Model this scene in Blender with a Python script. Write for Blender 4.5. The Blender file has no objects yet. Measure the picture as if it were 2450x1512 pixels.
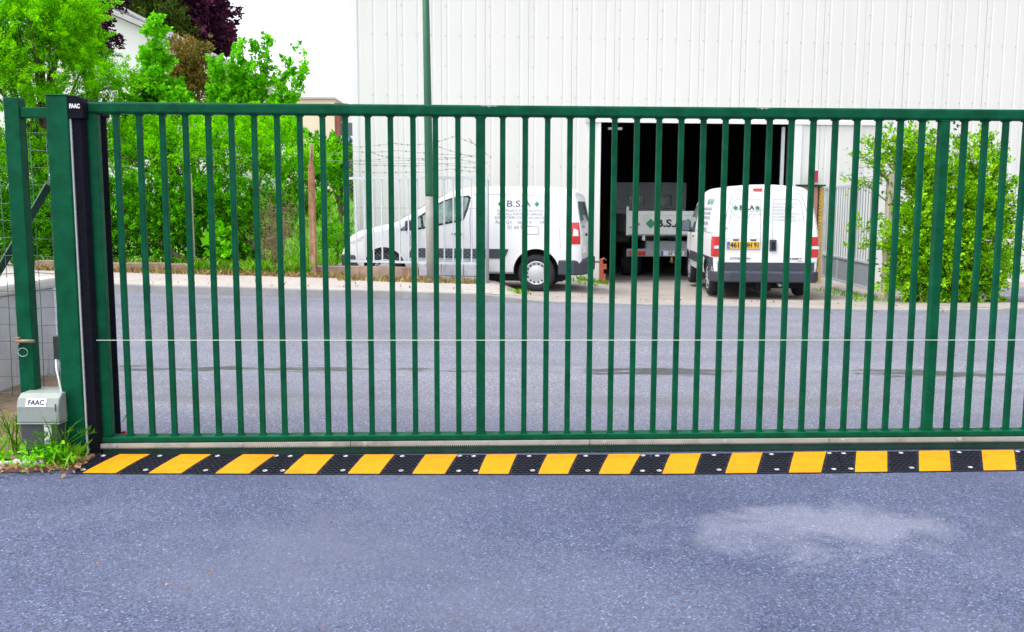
import bpy, bmesh, math, random
import numpy as np
from mathutils import Vector, Matrix
R = math.radians
random.seed(7); rng = np.random.default_rng(11)
sc = bpy.context.scene
col = sc.collection

# ---------------------------------------------------------------- camera
FD = 2200.0            # focal length in pixels of a 2450 px wide view of the photograph
CX, CY = 1225.0, 756.0
EYE = 1.55; PITCH = R(6.75); ROLL = R(0.2)
cd = bpy.data.cameras.new('camera'); cam = bpy.data.objects.new('camera', cd); col.objects.link(cam)
cd.sensor_fit = 'HORIZONTAL'; cd.sensor_width = 36.0; cd.lens = 36.0 * FD / 2450.0
cd.clip_start = 0.05; cd.clip_end = 2000.0
cam.matrix_world = Matrix.Translation((0, 0, EYE)) @ Matrix.Rotation(R(90) - PITCH, 4, 'X') @ Matrix.Rotation(ROLL, 4, 'Z')
sc.camera = cam
CR = cam.matrix_world.to_3x3()
def ray(x, y): return CR @ Vector(((x - CX) / FD, -(y - CY) / FD, -1.0))
def at(x, y, Y):            # pixel -> point at distance Y in front of the camera
    d = ray(x, y); t = Y / d.y; return Vector((d.x * t, Y, EYE + d.z * t))
def gnd(x, y, z=0.0):       # pixel -> point on a level surface
    d = ray(x, y); t = (z - EYE) / d.z; return Vector((d.x * t, d.y * t, z))
def online(x, y, P, dv):    # pixel -> point on the upright plane through P along dv
    d = ray(x, y); n = Vector((-dv[1], dv[0], 0)); o = Vector((0, 0, EYE))
    t = (Vector(P) - o).dot(n) / d.dot(n); return o + d * t

# ---------------------------------------------------------------- sky, sun, exposure
SUN_EL, SUN_AZ = R(64), R(248)
w = bpy.data.worlds.new('World'); sc.world = w; w.use_nodes = True
nt = w.node_tree; nt.nodes.clear()
wo = nt.nodes.new('ShaderNodeOutputWorld'); bg = nt.nodes.new('ShaderNodeBackground')
sky = nt.nodes.new('ShaderNodeTexSky'); sky.sky_type = 'NISHITA'; sky.sun_disc = False
sky.sun_elevation = SUN_EL; sky.sun_rotation = SUN_AZ; sky.dust_density = 3.0; sky.air_density = 1.0; sky.ozone_density = 1.0
hs = nt.nodes.new('ShaderNodeHueSaturation'); hs.inputs['Saturation'].default_value = 0.22
nt.links.new(sky.outputs[0], hs.inputs['Color']); nt.links.new(hs.outputs[0], bg.inputs[0]); nt.links.new(bg.outputs[0], wo.inputs[0])
bg.inputs[1].default_value = 0.15
sd = bpy.data.lights.new('sun', 'SUN'); sd.energy = 0.6; sd.angle = R(20); sd.color = (1.0, .97, .92)
so = bpy.data.objects.new('sun', sd); col.objects.link(so)
sv = Vector((math.sin(SUN_AZ) * math.cos(SUN_EL), math.cos(SUN_AZ) * math.cos(SUN_EL), math.sin(SUN_EL)))
so.rotation_euler = sv.to_track_quat('Z', 'Y').to_euler(); so.location = (0, -10, 20)
sc.render.engine = 'CYCLES'
sc.view_settings.view_transform = 'Standard'; sc.view_settings.look = 'None'
sc.view_settings.gamma = 1.0; sc.view_settings.use_curve_mapping = False
sc.view_settings.exposure = 1.45

# ---------------------------------------------------------------- materials
def mat_base(name):
    m = bpy.data.materials.new(name); m.use_nodes = True
    n = m.node_tree.nodes; b = n['Principled BSDF']; return m, m.node_tree, b
def ramp(t, stops, interp='LINEAR'):
    r = t.nodes.new('ShaderNodeValToRGB'); e = r.color_ramp.elements; r.color_ramp.interpolation = interp
    while len(e) > 1: e.remove(e[0])
    for i, (p, c) in enumerate(stops):
        q = e[0] if i == 0 else e.new(p)
        q.position = p; q.color = (*c, 1) if len(c) == 3 else c
    return r
def noise(t, scale, detail=4, rough=.55, vec=None, dist=0):
    n = t.nodes.new('ShaderNodeTexNoise'); n.inputs['Scale'].default_value = scale
    n.inputs['Detail'].default_value = detail; n.inputs['Roughness'].default_value = rough; n.inputs['Distortion'].default_value = dist
    if vec is not None: t.links.new(vec, n.inputs['Vector'])
    return n
def wpos(t, scale=(1, 1, 1), loc=(0, 0, 0)):
    g = t.nodes.new('ShaderNodeNewGeometry'); mp = t.nodes.new('ShaderNodeMapping')
    mp.inputs['Scale'].default_value = scale; mp.inputs['Location'].default_value = loc
    t.links.new(g.outputs['Position'], mp.inputs['Vector']); return mp.outputs[0]
def mixc(t, fac, a, b, mode='MIX'):
    m = t.nodes.new('ShaderNodeMix'); m.data_type = 'RGBA'; m.blend_type = mode
    for sock, v in ((m.inputs[0], fac), (m.inputs[6], a), (m.inputs[7], b)):
        if hasattr(v, 'links') or hasattr(v, 'is_linked'): t.links.new(v, sock)
        elif isinstance(v, (int, float)): sock.default_value = v
        else: sock.default_value = (*v, 1)
    return m.outputs[2]
def math_(t, op, a, b=None, c=None, clamp=False):
    m = t.nodes.new('ShaderNodeMath'); m.operation = op; m.use_clamp = clamp
    for i, v in enumerate((a, b, c)):
        if v is None: continue
        if hasattr(v, 'is_linked'): t.links.new(v, m.inputs[i])
        else: m.inputs[i].default_value = v
    return m.outputs[0]
def bump(t, b, h, strength=.3, dist=.01):
    n = t.nodes.new('ShaderNodeBump'); n.inputs['Strength'].default_value = strength; n.inputs['Distance'].default_value = dist
    t.links.new(h, n.inputs['Height']); t.links.new(n.outputs[0], b.inputs['Normal'])
def simple(name, c, rough=.5, metal=0, var=.12, vs=6, dirt=None, spec=None, coat=0, bmp=0, bs=200, streak=None):
    m, t, b = mat_base(name)
    v = wpos(t); n = noise(t, vs, 5, .6, v)
    lo = tuple(max(0, x * (1 - var)) for x in c); hi = tuple(min(1, x * (1 + var)) for x in c)
    r = ramp(t, [(.3, lo), (.7, hi)]); t.links.new(n.outputs[0], r.inputs[0]); out = r.outputs[0]
    if dirt:
        dc, amt, ds = dirt
        n2 = noise(t, ds, 8, .7, wpos(t, streak) if streak else v); r2 = ramp(t, [(.5, (0, 0, 0)), (.72, (amt, amt, amt))]); t.links.new(n2.outputs[0], r2.inputs[0])
        out = mixc(t, r2.outputs[0], out, dc)
    t.links.new(out, b.inputs['Base Color'])
    r3 = ramp(t, [(.3, (rough * .85,) * 3), (.7, (min(1, rough * 1.15),) * 3)]); n3 = noise(t, vs * 3, 3, .5, v)
    t.links.new(n3.outputs[0], r3.inputs[0]); t.links.new(r3.outputs[0], b.inputs['Roughness'])
    b.inputs['Metallic'].default_value = metal
    if spec is not None: b.inputs['Specular IOR Level'].default_value = spec
    if coat: b.inputs['Coat Weight'].default_value = coat; b.inputs['Coat Roughness'].default_value = .18
    if bmp:
        n4 = noise(t, bs, 3, .6, v); bump(t, b, n4.outputs[0], bmp, .004)
    return m
M = {}
M['gate_green'] = simple('gate_green', (.0008, .078, .034), .5, var=.3, vs=9, dirt=((.012, .11, .06), .3, 22), bmp=.08, bs=90, spec=.10)
M['gate_green_dark'] = simple('gate_green_dirty', (.010, .062, .034), .6, var=.3, vs=7, dirt=((.10, .085, .06), .55, 9))
M['rack'] = simple('rack_steel', (.47, .45, .40), .5, metal=.25, var=.12, vs=4, dirt=((.15, .11, .07), .6, 6))
M['bare'] = simple('bare_primer', (.33, .40, .36), .6, var=.1)
M['rubber'] = simple('black_rubber', (.006, .0065, .012), .8, var=.3, vs=30, spec=.12)
M['rubber_tread'] = simple('rubber_tread', (.011, .0125, .022), .6, var=.3, vs=40, spec=.2)
M['alu'] = simple('aluminium', (.75, .77, .74), .4, metal=.1, var=.05)
M['yellow_stripe'] = simple('yellow_stripe', (.62, .265, .002), .6, var=.08, vs=14, spec=.15, dirt=((.60, .195, .002), .8, 5), bmp=.15, bs=260)
M['zinc'] = simple('zinc', (.55, .55, .56), .35, metal=.5, var=.05)
M['motor_grey'] = simple('motor_plastic', (.28, .315, .295), .5, var=.06, dirt=((.20, .20, .16), .35, 14))
M['motor_dark'] = simple('motor_base', (.055, .06, .075), .6, var=.1, dirt=((.14, .11, .08), .4, 12))
M['white_print'] = simple('white_print', (.8, .8, .8), .5, var=.02)
M['navy_print'] = simple('navy_print', (.02, .025, .08), .5, var=.02)
M['text_black'] = simple('text_black', (.012, .016, .03), .5, var=.02)
M['text_grey'] = simple('text_grey', (.24, .27, .33), .5, var=.02)
M['text_dark'] = simple('text_dark', (.07, .09, .13), .5, var=.02)
M['text_teal'] = simple('text_teal', (.03, .22, .33), .5, var=.02)
M['diamond'] = simple('green_diamond', (.01, .24, .10), .5, var=.04)
M['cladding'] = simple('white_cladding', (.72, .72, .69), .45, var=.012, vs=.8, dirt=((.62, .63, .595), .4, 1.6), streak=(1, 1, .12))
M['trim_white'] = simple('white_trim', (.76, .77, .76), .45, var=.02)
M['screw'] = simple('screw', (.30, .31, .33), .5, metal=.4, var=.05)
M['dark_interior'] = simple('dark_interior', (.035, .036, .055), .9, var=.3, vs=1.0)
M['concrete_floor'] = simple('hall_floor', (.22, .20, .19), .7, var=.15, vs=2)
M['kerb'] = simple('kerb_stone', (.27, .27, .275), .85, var=.14, vs=3, dirt=((.18, .17, .15), .5, 7), bmp=.3, bs=60)
M['pavement'] = simple('pavement', (.38, .345, .325), .9, var=.10, vs=1.6, dirt=((.25, .205, .16), .6, 3.2), bmp=.3, bs=90)
M['yard'] = simple('yard_concrete', (.30, .265, .24), .9, var=.12, vs=1.2, dirt=((.15, .145, .13), .7, 1.7), bmp=.25, bs=70)
M['soil'] = simple('soil', (.17, .12, .075), .95, var=.35, vs=12, dirt=((.30, .20, .10), .6, 20), bmp=.7, bs=40)
M['lawn'] = simple('lawn', (.09, .26, .015), .9, var=.35, vs=6, bmp=.8, bs=25)
M['concrete_wall'] = simple('concrete_wall', (.40, .40, .41), .9, var=.15, vs=3, dirt=((.12, .13, .11), .8, 4), bmp=.3, bs=40, streak=(1.5, 1.5, .35))
M['concrete_cap'] = simple('concrete_cap', (.55, .52, .48), .9, var=.12, vs=4, dirt=((.28, .27, .22), .6, 8), bmp=.3, bs=40)
M['concrete_post'] = simple('concrete_post', (.50, .43, .36), .9, var=.12, vs=5, dirt=((.30, .22, .16), .5, 10), bmp=.3, bs=50)
M['rust_post'] = simple('rust_post', (.30, .145, .07), .9, var=.4, vs=9, dirt=((.42, .36, .30), 1.0, 5), bmp=.3, bs=50, streak=(2, 2, .5))
M['rust_wall'] = simple('rust_wall', (.30, .22, .17), .9, var=.3, vs=4, dirt=((.16, .06, .025), .95, 5), bmp=.3, bs=40, streak=(1.6, 1, .25))
M['block'] = simple('grey_block', (.38, .39, .44), .9, var=.12, vs=4, dirt=((.16, .15, .15), .6, 9), bmp=.3, bs=50)
M['galv'] = simple('galvanised', (.56, .60, .63), .5, metal=.3, var=.08, dirt=((.34, .32, .28), .3, 10))
M['galv_dark'] = simple('galvanised_plate', (.34, .38, .42), .55, metal=.25, var=.08, dirt=((.22, .22, .2), .4, 6))
M['wire'] = simple('wire', (.20, .19, .20), .6, metal=.3, var=.1)
M['mesh_green'] = simple('green_mesh_wire', (.03, .10, .075), .5, var=.1)
M['pole_green'] = simple('pole_green', (.008, .10, .045), .45, var=.12)
M['pole_grey'] = simple('pole_grey', (.27, .265, .24), .6, var=.12, dirt=((.2, .19, .16), .5, 8))
M['red_steel'] = simple('red_oxide', (.42, .10, .055), .7, var=.15, dirt=((.25, .09, .05), .5, 14))
M['van_white'] = simple('van_white', (.72, .73, .745), .42, var=.02, coat=.2, dirt=((.68, .675, .65), .12, 3))
M['van_grey'] = simple('van_plastic', (.034, .040, .060), .6, var=.1, dirt=((.10, .10, .11), .35, 18))
M['seam'] = simple('seam', (.20, .21, .23), .7, var=.03)
M['tyre'] = simple('tyre', (.016, .017, .022), .85, var=.2)
M['arch_black'] = simple('wheel_arch', (.006, .006, .008), .95, var=.1)
M['hub'] = simple('hubcap', (.52, .54, .56), .4, metal=.35, var=.06)
M['plate_yellow'] = simple('plate_yellow', (.72, .42, .02), .45, var=.03)
M['plate_blue'] = simple('plate_blue', (.03, .12, .48), .45, var=.03)
M['red_lens'] = simple('red_lens', (.50, .012, .012), .15, var=.15, vs=20, coat=.8)
M['clear_lens'] = simple('clear_lens', (.66, .68, .70), .15, var=.05, coat=.8)
M['orange_lens'] = simple('orange_lens', (.55, .14, .01), .2, var=.1, coat=.8)
M['truck_white'] = simple('truck_white', (.64, .67, .64), .5, var=.06, dirt=((.42, .43, .40), .5, 4))
M['truck_grey'] = simple('truck_grey', (.30, .32, .35), .55, var=.1)
M['brass'] = simple('brass', (.42, .27, .06), .4, metal=.6, var=.1)
M['sign_red'] = simple('sign_red', (.42, .012, .07), .5, var=.06)
M['brick_yellow'] = simple('brick_yellow', (.50, .33, .07), .85, var=.2, vs=8)
M['brick_pink'] = simple('brick_pink', (.40, .19, .17), .85, var=.15, vs=5)
M['beige'] = simple('beige_render', (.72, .66, .50), .85, var=.05, vs=.5)
M['brown_red'] = simple('brown_red', (.34, .13, .10), .8, var=.1)
M['white_render'] = simple('white_render', (.74, .74, .75), .85, var=.04, vs=.4)
M['roof_grey'] = simple('roof_grey', (.45, .46, .47), .7, var=.08)
M['pane'] = simple('pane', (.10, .13, .16), .12, var=.2, vs=1)
M['bark'] = simple('bark', (.13, .10, .075), .95, var=.3, vs=20, bmp=.5, bs=60)
M['dead_twig'] = simple('dead_twig', (.26, .18, .11), .95, var=.25, vs=14)
M['litter_red'] = simple('litter_red', (.55, .03, .06), .6, var=.2)
M['cord'] = simple('cord', (.60, .68, .58), .7, var=.05)
M['dark_box'] = simple('dark_box', (.012, .02, .022), .5, var=.1)
M['rusty_bolt'] = simple('rusty_bolt', (.30, .22, .15), .6, metal=.3, var=.2)
m, t, b = mat_base('van_glass'); b.inputs['Base Color'].default_value = (.10, .16, .16, 1); b.inputs['Roughness'].default_value = .04
b.inputs['Coat Weight'].default_value = 1.0; n = noise(t, 2.2, 3, .6, wpos(t)); r = ramp(t, [(.35, (.07, .12, .115)), (.62, (.34, .48, .45))])
t.links.new(n.outputs[0], r.inputs[0]); t.links.new(r.outputs[0], b.inputs['Base Color']); M['van_glass'] = m

def leaf_mat(name, stops, trans=.35, rough=.5):
    m, t, b = mat_base(name)
    a = t.nodes.new('ShaderNodeAttribute'); a.attribute_name = 'leafrand'
    r = ramp(t, stops); t.links.new(a.outputs['Fac'], r.inputs[0])
    t.links.new(r.outputs[0], b.inputs['Base Color']); b.inputs['Roughness'].default_value = rough
    b.inputs['Specular IOR Level'].default_value = .08
    tr = t.nodes.new('ShaderNodeBsdfTranslucent'); mx = t.nodes.new('ShaderNodeMixShader'); mx.inputs[0].default_value = trans
    t.links.new(r.outputs[0], tr.inputs[0]); o = t.nodes['Material Output']
    t.links.new(b.outputs[0], mx.inputs[1]); t.links.new(tr.outputs[0], mx.inputs[2]); t.links.new(mx.outputs[0], o.inputs[0])
    return m
M['leaf_hedge'] = leaf_mat('leaf_hedge', [(0, (.010, .06, .0005)), (.4, (.060, .31, .0008)), (1, (.20, .72, .002))], .25)
M['leaf_lime'] = leaf_mat('leaf_lime', [(0, (.07, .30, .0005)), (.4, (.20, .64, .0006)), (1, (.38, .85, .001))], .45)
M['leaf_maple'] = leaf_mat('leaf_maple', [(0, (.04, .28, .001)), (.45, (.15, .60, .003)), (1, (.34, .85, .03))], .4)
M['leaf_bush'] = leaf_mat('leaf_bush', [(0, (.03, .13, .0005)), (.4, (.17, .46, .001)), (1, (.46, .78, .02))], .35)
M['leaf_purple'] = leaf_mat('leaf_purple', [(0, (.018, .006, .020)), (.6, (.065, .014, .045)), (1, (.17, .04, .09))], .25)
M['leaf_olive'] = leaf_mat('leaf_olive', [(0, (.03, .05, .008)), (.6, (.07, .12, .015)), (1, (.12, .20, .02))], .2)
M['leaf_brown'] = leaf_mat('leaf_brown', [(0, (.09, .10, .015)), (.5, (.20, .17, .03)), (1, (.36, .20, .06))], .25)
M['grass'] = leaf_mat('grass', [(0, (.08, .26, .005)), (.6, (.17, .46, .01)), (1, (.42, .62, .10))], .3)
M['dry_grass'] = leaf_mat('dry_grass', [(0, (.17, .09, .04)), (.45, (.36, .23, .10)), (.75, (.46, .36, .15)), (1, (.22, .34, .05))], .2)
M['leaf_litter'] = leaf_mat('leaf_litter', [(0, (.14, .06, .03)), (.5, (.34, .17, .08)), (1, (.44, .32, .20))], .1)

# asphalt: darker and bluer up to the gate, paler and greyer beyond it
def asphalt():
    m, t, b = mat_base('asphalt')
    p = wpos(t); sx = t.nodes.new('ShaderNodeSeparateXYZ'); t.links.new(p, sx.inputs[0])
    yn = noise(t, 1.3, 3, .5, p); yw = math_(t, 'ADD', sx.outputs[1], math_(t, 'MULTIPLY', math_(t, 'SUBTRACT', yn.outputs[0], .5), .35))
    far = t.nodes.new('ShaderNodeMapRange'); far.inputs[1].default_value = 5.3; far.inputs[2].default_value = 7.2; t.links.new(yw, far.inputs[0])
    n1 = noise(t, .8, 5, .6, p); near_c = ramp(t, [(.3, (.050, .063, .124)), (.7, (.086, .102, .178))]); t.links.new(n1.outputs[0], near_c.inputs[0])
    n2 = noise(t, 1, 5, .6, wpos(t, (.25, 1.3, 1))); far_c = ramp(t, [(.3, (.140, .144, .186)), (.7, (.195, .198, .240))]); t.links.new(n2.outputs[0], far_c.inputs[0])
    c = mixc(t, far.outputs[0], near_c.outputs[0], far_c.outputs[0])
    # aggregate
    vo = t.nodes.new('ShaderNodeTexVoronoi'); vo.inputs['Scale'].default_value = 132; vo.feature = 'F1'; t.links.new(p, vo.inputs['Vector'])
    bw = t.nodes.new('ShaderNodeRGBToBW'); t.links.new(vo.outputs['Color'], bw.inputs[0])
    sp = ramp(t, [(.12, (.25, .25, .28)), (.38, (.85, .85, .85)), (.72, (1.2, 1.2, 1.18)), (.87, (2.2, 2.2, 2.1)), (.96, (4.0, 4.0, 3.8))]); t.links.new(bw.outputs[0], sp.inputs[0])
    c = mixc(t, .85, c, sp.outputs[0], 'MULTIPLY')
    n5 = noise(t, 260, 2, .6, p); r5 = ramp(t, [(.30, (.4, .4, .45)), (.5, (1, 1, 1)), (.72, (1.6, 1.6, 1.5))]); t.links.new(n5.outputs[0], r5.inputs[0])
    c = mixc(t, .8, c, r5.outputs[0], 'MULTIPLY')
    # pale dusty patch where cars turn
    pc = gnd(1960, 1262); q = wpos(t, (1 / .66, 1 / .36, 1), (-pc.x / .66, -pc.y / .36, 0))
    ln = t.nodes.new('ShaderNodeVectorMath'); ln.operation = 'LENGTH'; t.links.new(q, ln.inputs[0])
    n3 = noise(t, 2.6, 6, .65, p, .4); dd = math_(t, 'ADD', ln.outputs['Value'], math_(t, 'MULTIPLY', math_(t, 'SUBTRACT', n3.outputs[0], .5), 4.2))
    mr = t.nodes.new('ShaderNodeMapRange'); mr.inputs[1].default_value = 1.25; mr.inputs[2].default_value = .35; mr.inputs[3].default_value = 0; mr.inputs[4].default_value = .36; t.links.new(dd, mr.inputs[0])
    c = mixc(t, mr.outputs[0], c, (.29, .30, .37))
    # broad dusty wear everywhere
    n6 = noise(t, .55, 6, .6, wpos(t, (1, 1.2, 1), (3.3, 1.2, 0)), .6); r6 = ramp(t, [(.45, (0, 0, 0)), (.70, (.5, .5, .5))]); t.links.new(n6.outputs[0], r6.inputs[0])
    c = mixc(t, r6.outputs[0], c, (.14, .152, .215))
    # damp, muddy gutter line
    n7 = noise(t, 1, 7, .7, wpos(t, (1.6, 7, 1), (1.7, .4, 0)), 1.0)
    g0 = math_(t, 'ABSOLUTE', math_(t, 'SUBTRACT', math_(t, 'ADD', sx.outputs[1], math_(t, 'MULTIPLY', sx.outputs[0], .022)), 8.66)); g1 = t.nodes.new('ShaderNodeMapRange'); g1.inputs[1].default_value = .34; g1.inputs[2].default_value = .06; t.links.new(g0, g1.inputs[0])
    xm7 = t.nodes.new('ShaderNodeMapRange'); xm7.inputs[1].default_value = -6; xm7.inputs[2].default_value = 6; t.links.new(sx.outputs[0], xm7.inputs[0])
    def gx(px): return (gnd(px, 888).x + 6) / 12
    r7b = ramp(t, [(gx(250), (.5,) * 3), (gx(340), (.86,) * 3), (gx(560), (.82,) * 3), (gx(800), (.9,) * 3), (gx(930), (.6,) * 3), (gx(1380), (.45,) * 3), (gx(1450), (1.5,) * 3), (gx(1660), (1.45,) * 3), (gx(1730), (.5,) * 3), (gx(2000), (.55,) * 3), (gx(2100), (1.15,) * 3), (gx(2340), (1.1,) * 3), (gx(2420), (.5,) * 3)]); t.links.new(xm7.outputs[0], r7b.inputs[0])
    n7c = t.nodes.new('ShaderNodeMapRange'); n7c.inputs[1].default_value = .36; n7c.inputs[2].default_value = .62; n7c.inputs[3].default_value = .05; n7c.inputs[4].default_value = .9; t.links.new(n7.outputs[0], n7c.inputs[0])
    wet = math_(t, 'MULTIPLY', math_(t, 'MULTIPLY', g1.outputs[0], n7c.outputs[0]), r7b.outputs[0]); wr = ramp(t, [(.27, (0, 0, 0)), (.42, (1, 1, 1))]); t.links.new(wet, wr.inputs[0])
    c = mixc(t, math_(t, 'MULTIPLY', wr.outputs[0], .85), c, (.035, .034, .032))
    g2 = t.nodes.new('ShaderNodeMapRange'); g2.inputs[1].default_value = .55; g2.inputs[2].default_value = .1; g2.inputs[4].default_value = .16; t.links.new(g0, g2.inputs[0])
    c = mixc(t, math_(t, 'MULTIPLY', g2.outputs[0], math_(t, 'SUBTRACT', 1.0, wr.outputs[0])), c, (.25, .26, .30))
    # tyre-darkened lanes on the road
    n8 = noise(t, 1, 5, .6, wpos(t, (.22, .9, 1), (7, 3, 0)), .5); r8 = ramp(t, [(.50, (0, 0, 0)), (.68, (.55, .55, .55))]); t.links.new(n8.outputs[0], r8.inputs[0])
    c = mixc(t, math_(t, 'MULTIPLY', r8.outputs[0], far.outputs[0]), c, (.095, .092, .11))
    # small dark oil and gum spots
    v2 = t.nodes.new('ShaderNodeTexVoronoi'); v2.inputs['Scale'].default_value = 1.8; t.links.new(wpos(t, (1, 1, 1), (.35, .2, 0)), v2.inputs['Vector'])
    r9 = ramp(t, [(.018, (.8, .8, .8)), (.03, (0, 0, 0))]); t.links.new(v2.outputs['Distance'], r9.inputs[0])
    c = mixc(t, r9.outputs[0], c, (.02, .02, .03))
    t.links.new(c, b.inputs['Base Color'])
    rr = mixc(t, wr.outputs[0], (.78,) * 3, (.30,) * 3); t.links.new(rr, b.inputs['Roughness']); b.inputs['Specular IOR Level'].default_value = .4
    hh = math_(t, 'ADD', math_(t, 'MULTIPLY', bw.outputs[0], .6), n5.outputs[0]); bump(t, b, hh, .45, .006)
    return m
M['asphalt'] = asphalt()

# ---------------------------------------------------------------- mesh helpers
ROOTM = {}
def setp(o, label=None, cat=None, group=None, kind=None):
    if label: o['label'] = label
    if cat: o['category'] = cat
    if group: o['group'] = group
    if kind: o['kind'] = kind
    return o
def thing(name, label, cat, loc=(0, 0, 0), rz=0.0, group=None):
    o = bpy.data.objects.new(name, None); col.objects.link(o); o.empty_display_size = .2
    o.location = loc; o.rotation_euler = (0, 0, rz)
    ROOTM[o] = Matrix.Translation(loc) @ Matrix.Rotation(rz, 4, 'Z')
    return setp(o, label, cat, group)
def link(name, me, parent=None, loc=None):
    o = bpy.data.objects.new(name, me); col.objects.link(o)
    if parent is not None: o.parent = parent
    if loc is not None: o.location = loc
    return o
class MB:
    def __init__(s): s.v = []; s.f = []
    def add(s, vs, fs):
        k = len(s.v); s.v += [Vector(p) for p in vs]; s.f += [tuple(i + k for i in f) for f in fs]; return s
    def box(s, a, b_):
        x0, y0, z0 = a; x1, y1, z1 = b_
        x0, x1 = min(x0, x1), max(x0, x1); y0, y1 = min(y0, y1), max(y0, y1); z0, z1 = min(z0, z1), max(z0, z1)
        return s.add([(x0, y0, z0), (x1, y0, z0), (x1, y1, z0), (x0, y1, z0), (x0, y0, z1), (x1, y0, z1), (x1, y1, z1), (x0, y1, z1)],
                     [(0, 3, 2, 1), (4, 5, 6, 7), (0, 1, 5, 4), (1, 2, 6, 5), (2, 3, 7, 6), (3, 0, 4, 7)])
    def obox(s, c, ux, uy, uz):   # centre and three half-axis vectors
        c = Vector(c); ux, uy, uz = Vector(ux), Vector(uy), Vector(uz)
        vs = [c + sx * ux + sy * uy + sz * uz for sz in (-1, 1) for sx, sy in ((-1, -1), (1, -1), (1, 1), (-1, 1))]
        return s.add(vs, [(0, 3, 2, 1), (4, 5, 6, 7), (0, 1, 5, 4), (1, 2, 6, 5), (2, 3, 7, 6), (3, 0, 4, 7)])
    def tube(s, pts, rad, n=6, cap=True):
        pts = [Vector(p) for p in pts]; k0 = len(s.v); up = Vector((0, 0, 1))
        for i, p in enumerate(pts):
            d = (pts[min(i + 1, len(pts) - 1)] - pts[max(i - 1, 0)]).normalized()
            a = d.cross(up if abs(d.z) < .95 else Vector((1, 0, 0))).normalized(); c = d.cross(a)
            r = rad[i] if isinstance(rad, (list, tuple)) else rad
            for j in range(n):
                th = 2 * math.pi * j / n; s.v.append(p + (a * math.cos(th) + c * math.sin(th)) * r)
        for i in range(len(pts) - 1):
            for j in range(n):
                s.f.append((k0 + i * n + j, k0 + i * n + (j + 1) % n, k0 + (i + 1) * n + (j + 1) % n, k0 + (i + 1) * n + j))
        if cap:
            s.f.append(tuple(k0 + j for j in range(n))); e = k0 + (len(pts) - 1) * n; s.f.append(tuple(e + j for j in reversed(range(n))))
        return s
    def prism(s, poly, axis, a0, a1):   # polygon of 2D points extruded along axis 'x','y','z'
        def mk(p, a): return {'x': (a, p[0], p[1]), 'y': (p[0], a, p[1]), 'z': (p[0], p[1], a)}[axis]
        n = len(poly); vs = [mk(p, a0) for p in poly] + [mk(p, a1) for p in poly]
        fs = [tuple(range(n)), tuple(reversed(range(n, 2 * n)))] + [(i, (i + 1) % n, n + (i + 1) % n, n + i) for i in range(n)]
        return s.add(vs, fs)
    def lathe(s, prof, c, axis, n=24):   # prof: (radius, along) pairs about axis vector
        c = Vector(c); ax = Vector(axis).normalized(); a = ax.cross(Vector((0, 0, 1)) if abs(ax.z) < .9 else Vector((1, 0, 0))).normalized(); d = ax.cross(a)
        k0 = len(s.v)
        for (r, h) in prof:
            for j in range(n):
                th = 2 * math.pi * j / n; s.v.append(c + ax * h + (a * math.cos(th) + d * math.sin(th)) * r)
        for i in range(len(prof) - 1):
            for j in range(n):
                s.f.append((k0 + i * n + j, k0 + i * n + (j + 1) % n, k0 + (i + 1) * n + (j + 1) % n, k0 + (i + 1) * n + j))
        return s
    def mesh(s, name, mat, smooth=False, fix=True):
        me = bpy.data.meshes.new(name); me.from_pydata([tuple(p) for p in s.v], [], s.f)
        if fix:
            bm = bmesh.new(); bm.from_mesh(me); bmesh.ops.recalc_face_normals(bm, faces=bm.faces); bm.to_mesh(me); bm.free()
        me.materials.append(M[mat] if isinstance(mat, str) else mat)
        if smooth: me.polygons.foreach_set('use_smooth', [True] * len(me.polygons))
        me.update(); return me
    def build(s, name, mat, parent=None, world=True, smooth=False, bevel=0, fix=True, seg=2):
        if parent is not None and world:
            r = parent
            while r.parent: r = r.parent
            inv = ROOTM[r].inverted() if r in ROOTM else Matrix()
            s.v = [inv @ p for p in s.v]
        o = link(name, s.mesh(name, mat, smooth, fix), parent)
        if bevel:
            mo = o.modifiers.new('bevel', 'BEVEL'); mo.width = bevel; mo.segments = seg; mo.limit_method = 'ANGLE'; mo.angle_limit = R(40)
            mo.harden_normals = False
        return o
def smooth_auto(o, ang=35):
    o.data.polygons.foreach_set('use_smooth', [True] * len(o.data.polygons))
    o.data.set_sharp_from_angle(angle=R(ang))
def text_mesh(s, size, bold=0.0, ext=.0008, align='CENTER'):
    cu = bpy.data.curves.new('t', 'FONT'); cu.body = s; cu.size = size; cu.offset = bold; cu.extrude = ext; cu.align_x = align; cu.align_y = 'CENTER'; cu.resolution_u = 3
    o = bpy.data.objects.new('t', cu); col.objects.link(o)
    dg = bpy.context.evaluated_depsgraph_get(); dg.update()
    me = bpy.data.meshes.new_from_object(o.evaluated_get(dg)); bpy.data.objects.remove(o); bpy.data.curves.remove(cu); return me
def text(name, s, size, org, ax, up, mat, parent, bold=0.0, width=None, align='CENTER'):
    me = text_mesh(s, size, bold, .0008, align)
    ax = Vector(ax).normalized(); up = Vector(up).normalized(); nz = ax.cross(up)
    xs = [v.co.x for v in me.vertices]; k = 1.0
    if width and xs: k = width / (max(xs) - min(xs))
    for v in me.vertices: v.co = Vector(org) + ax * (v.co.x * k) + up * v.co.y + nz * v.co.z
    me.materials.clear(); me.materials.append(M[mat]); return link(name, me, parent)
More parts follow.
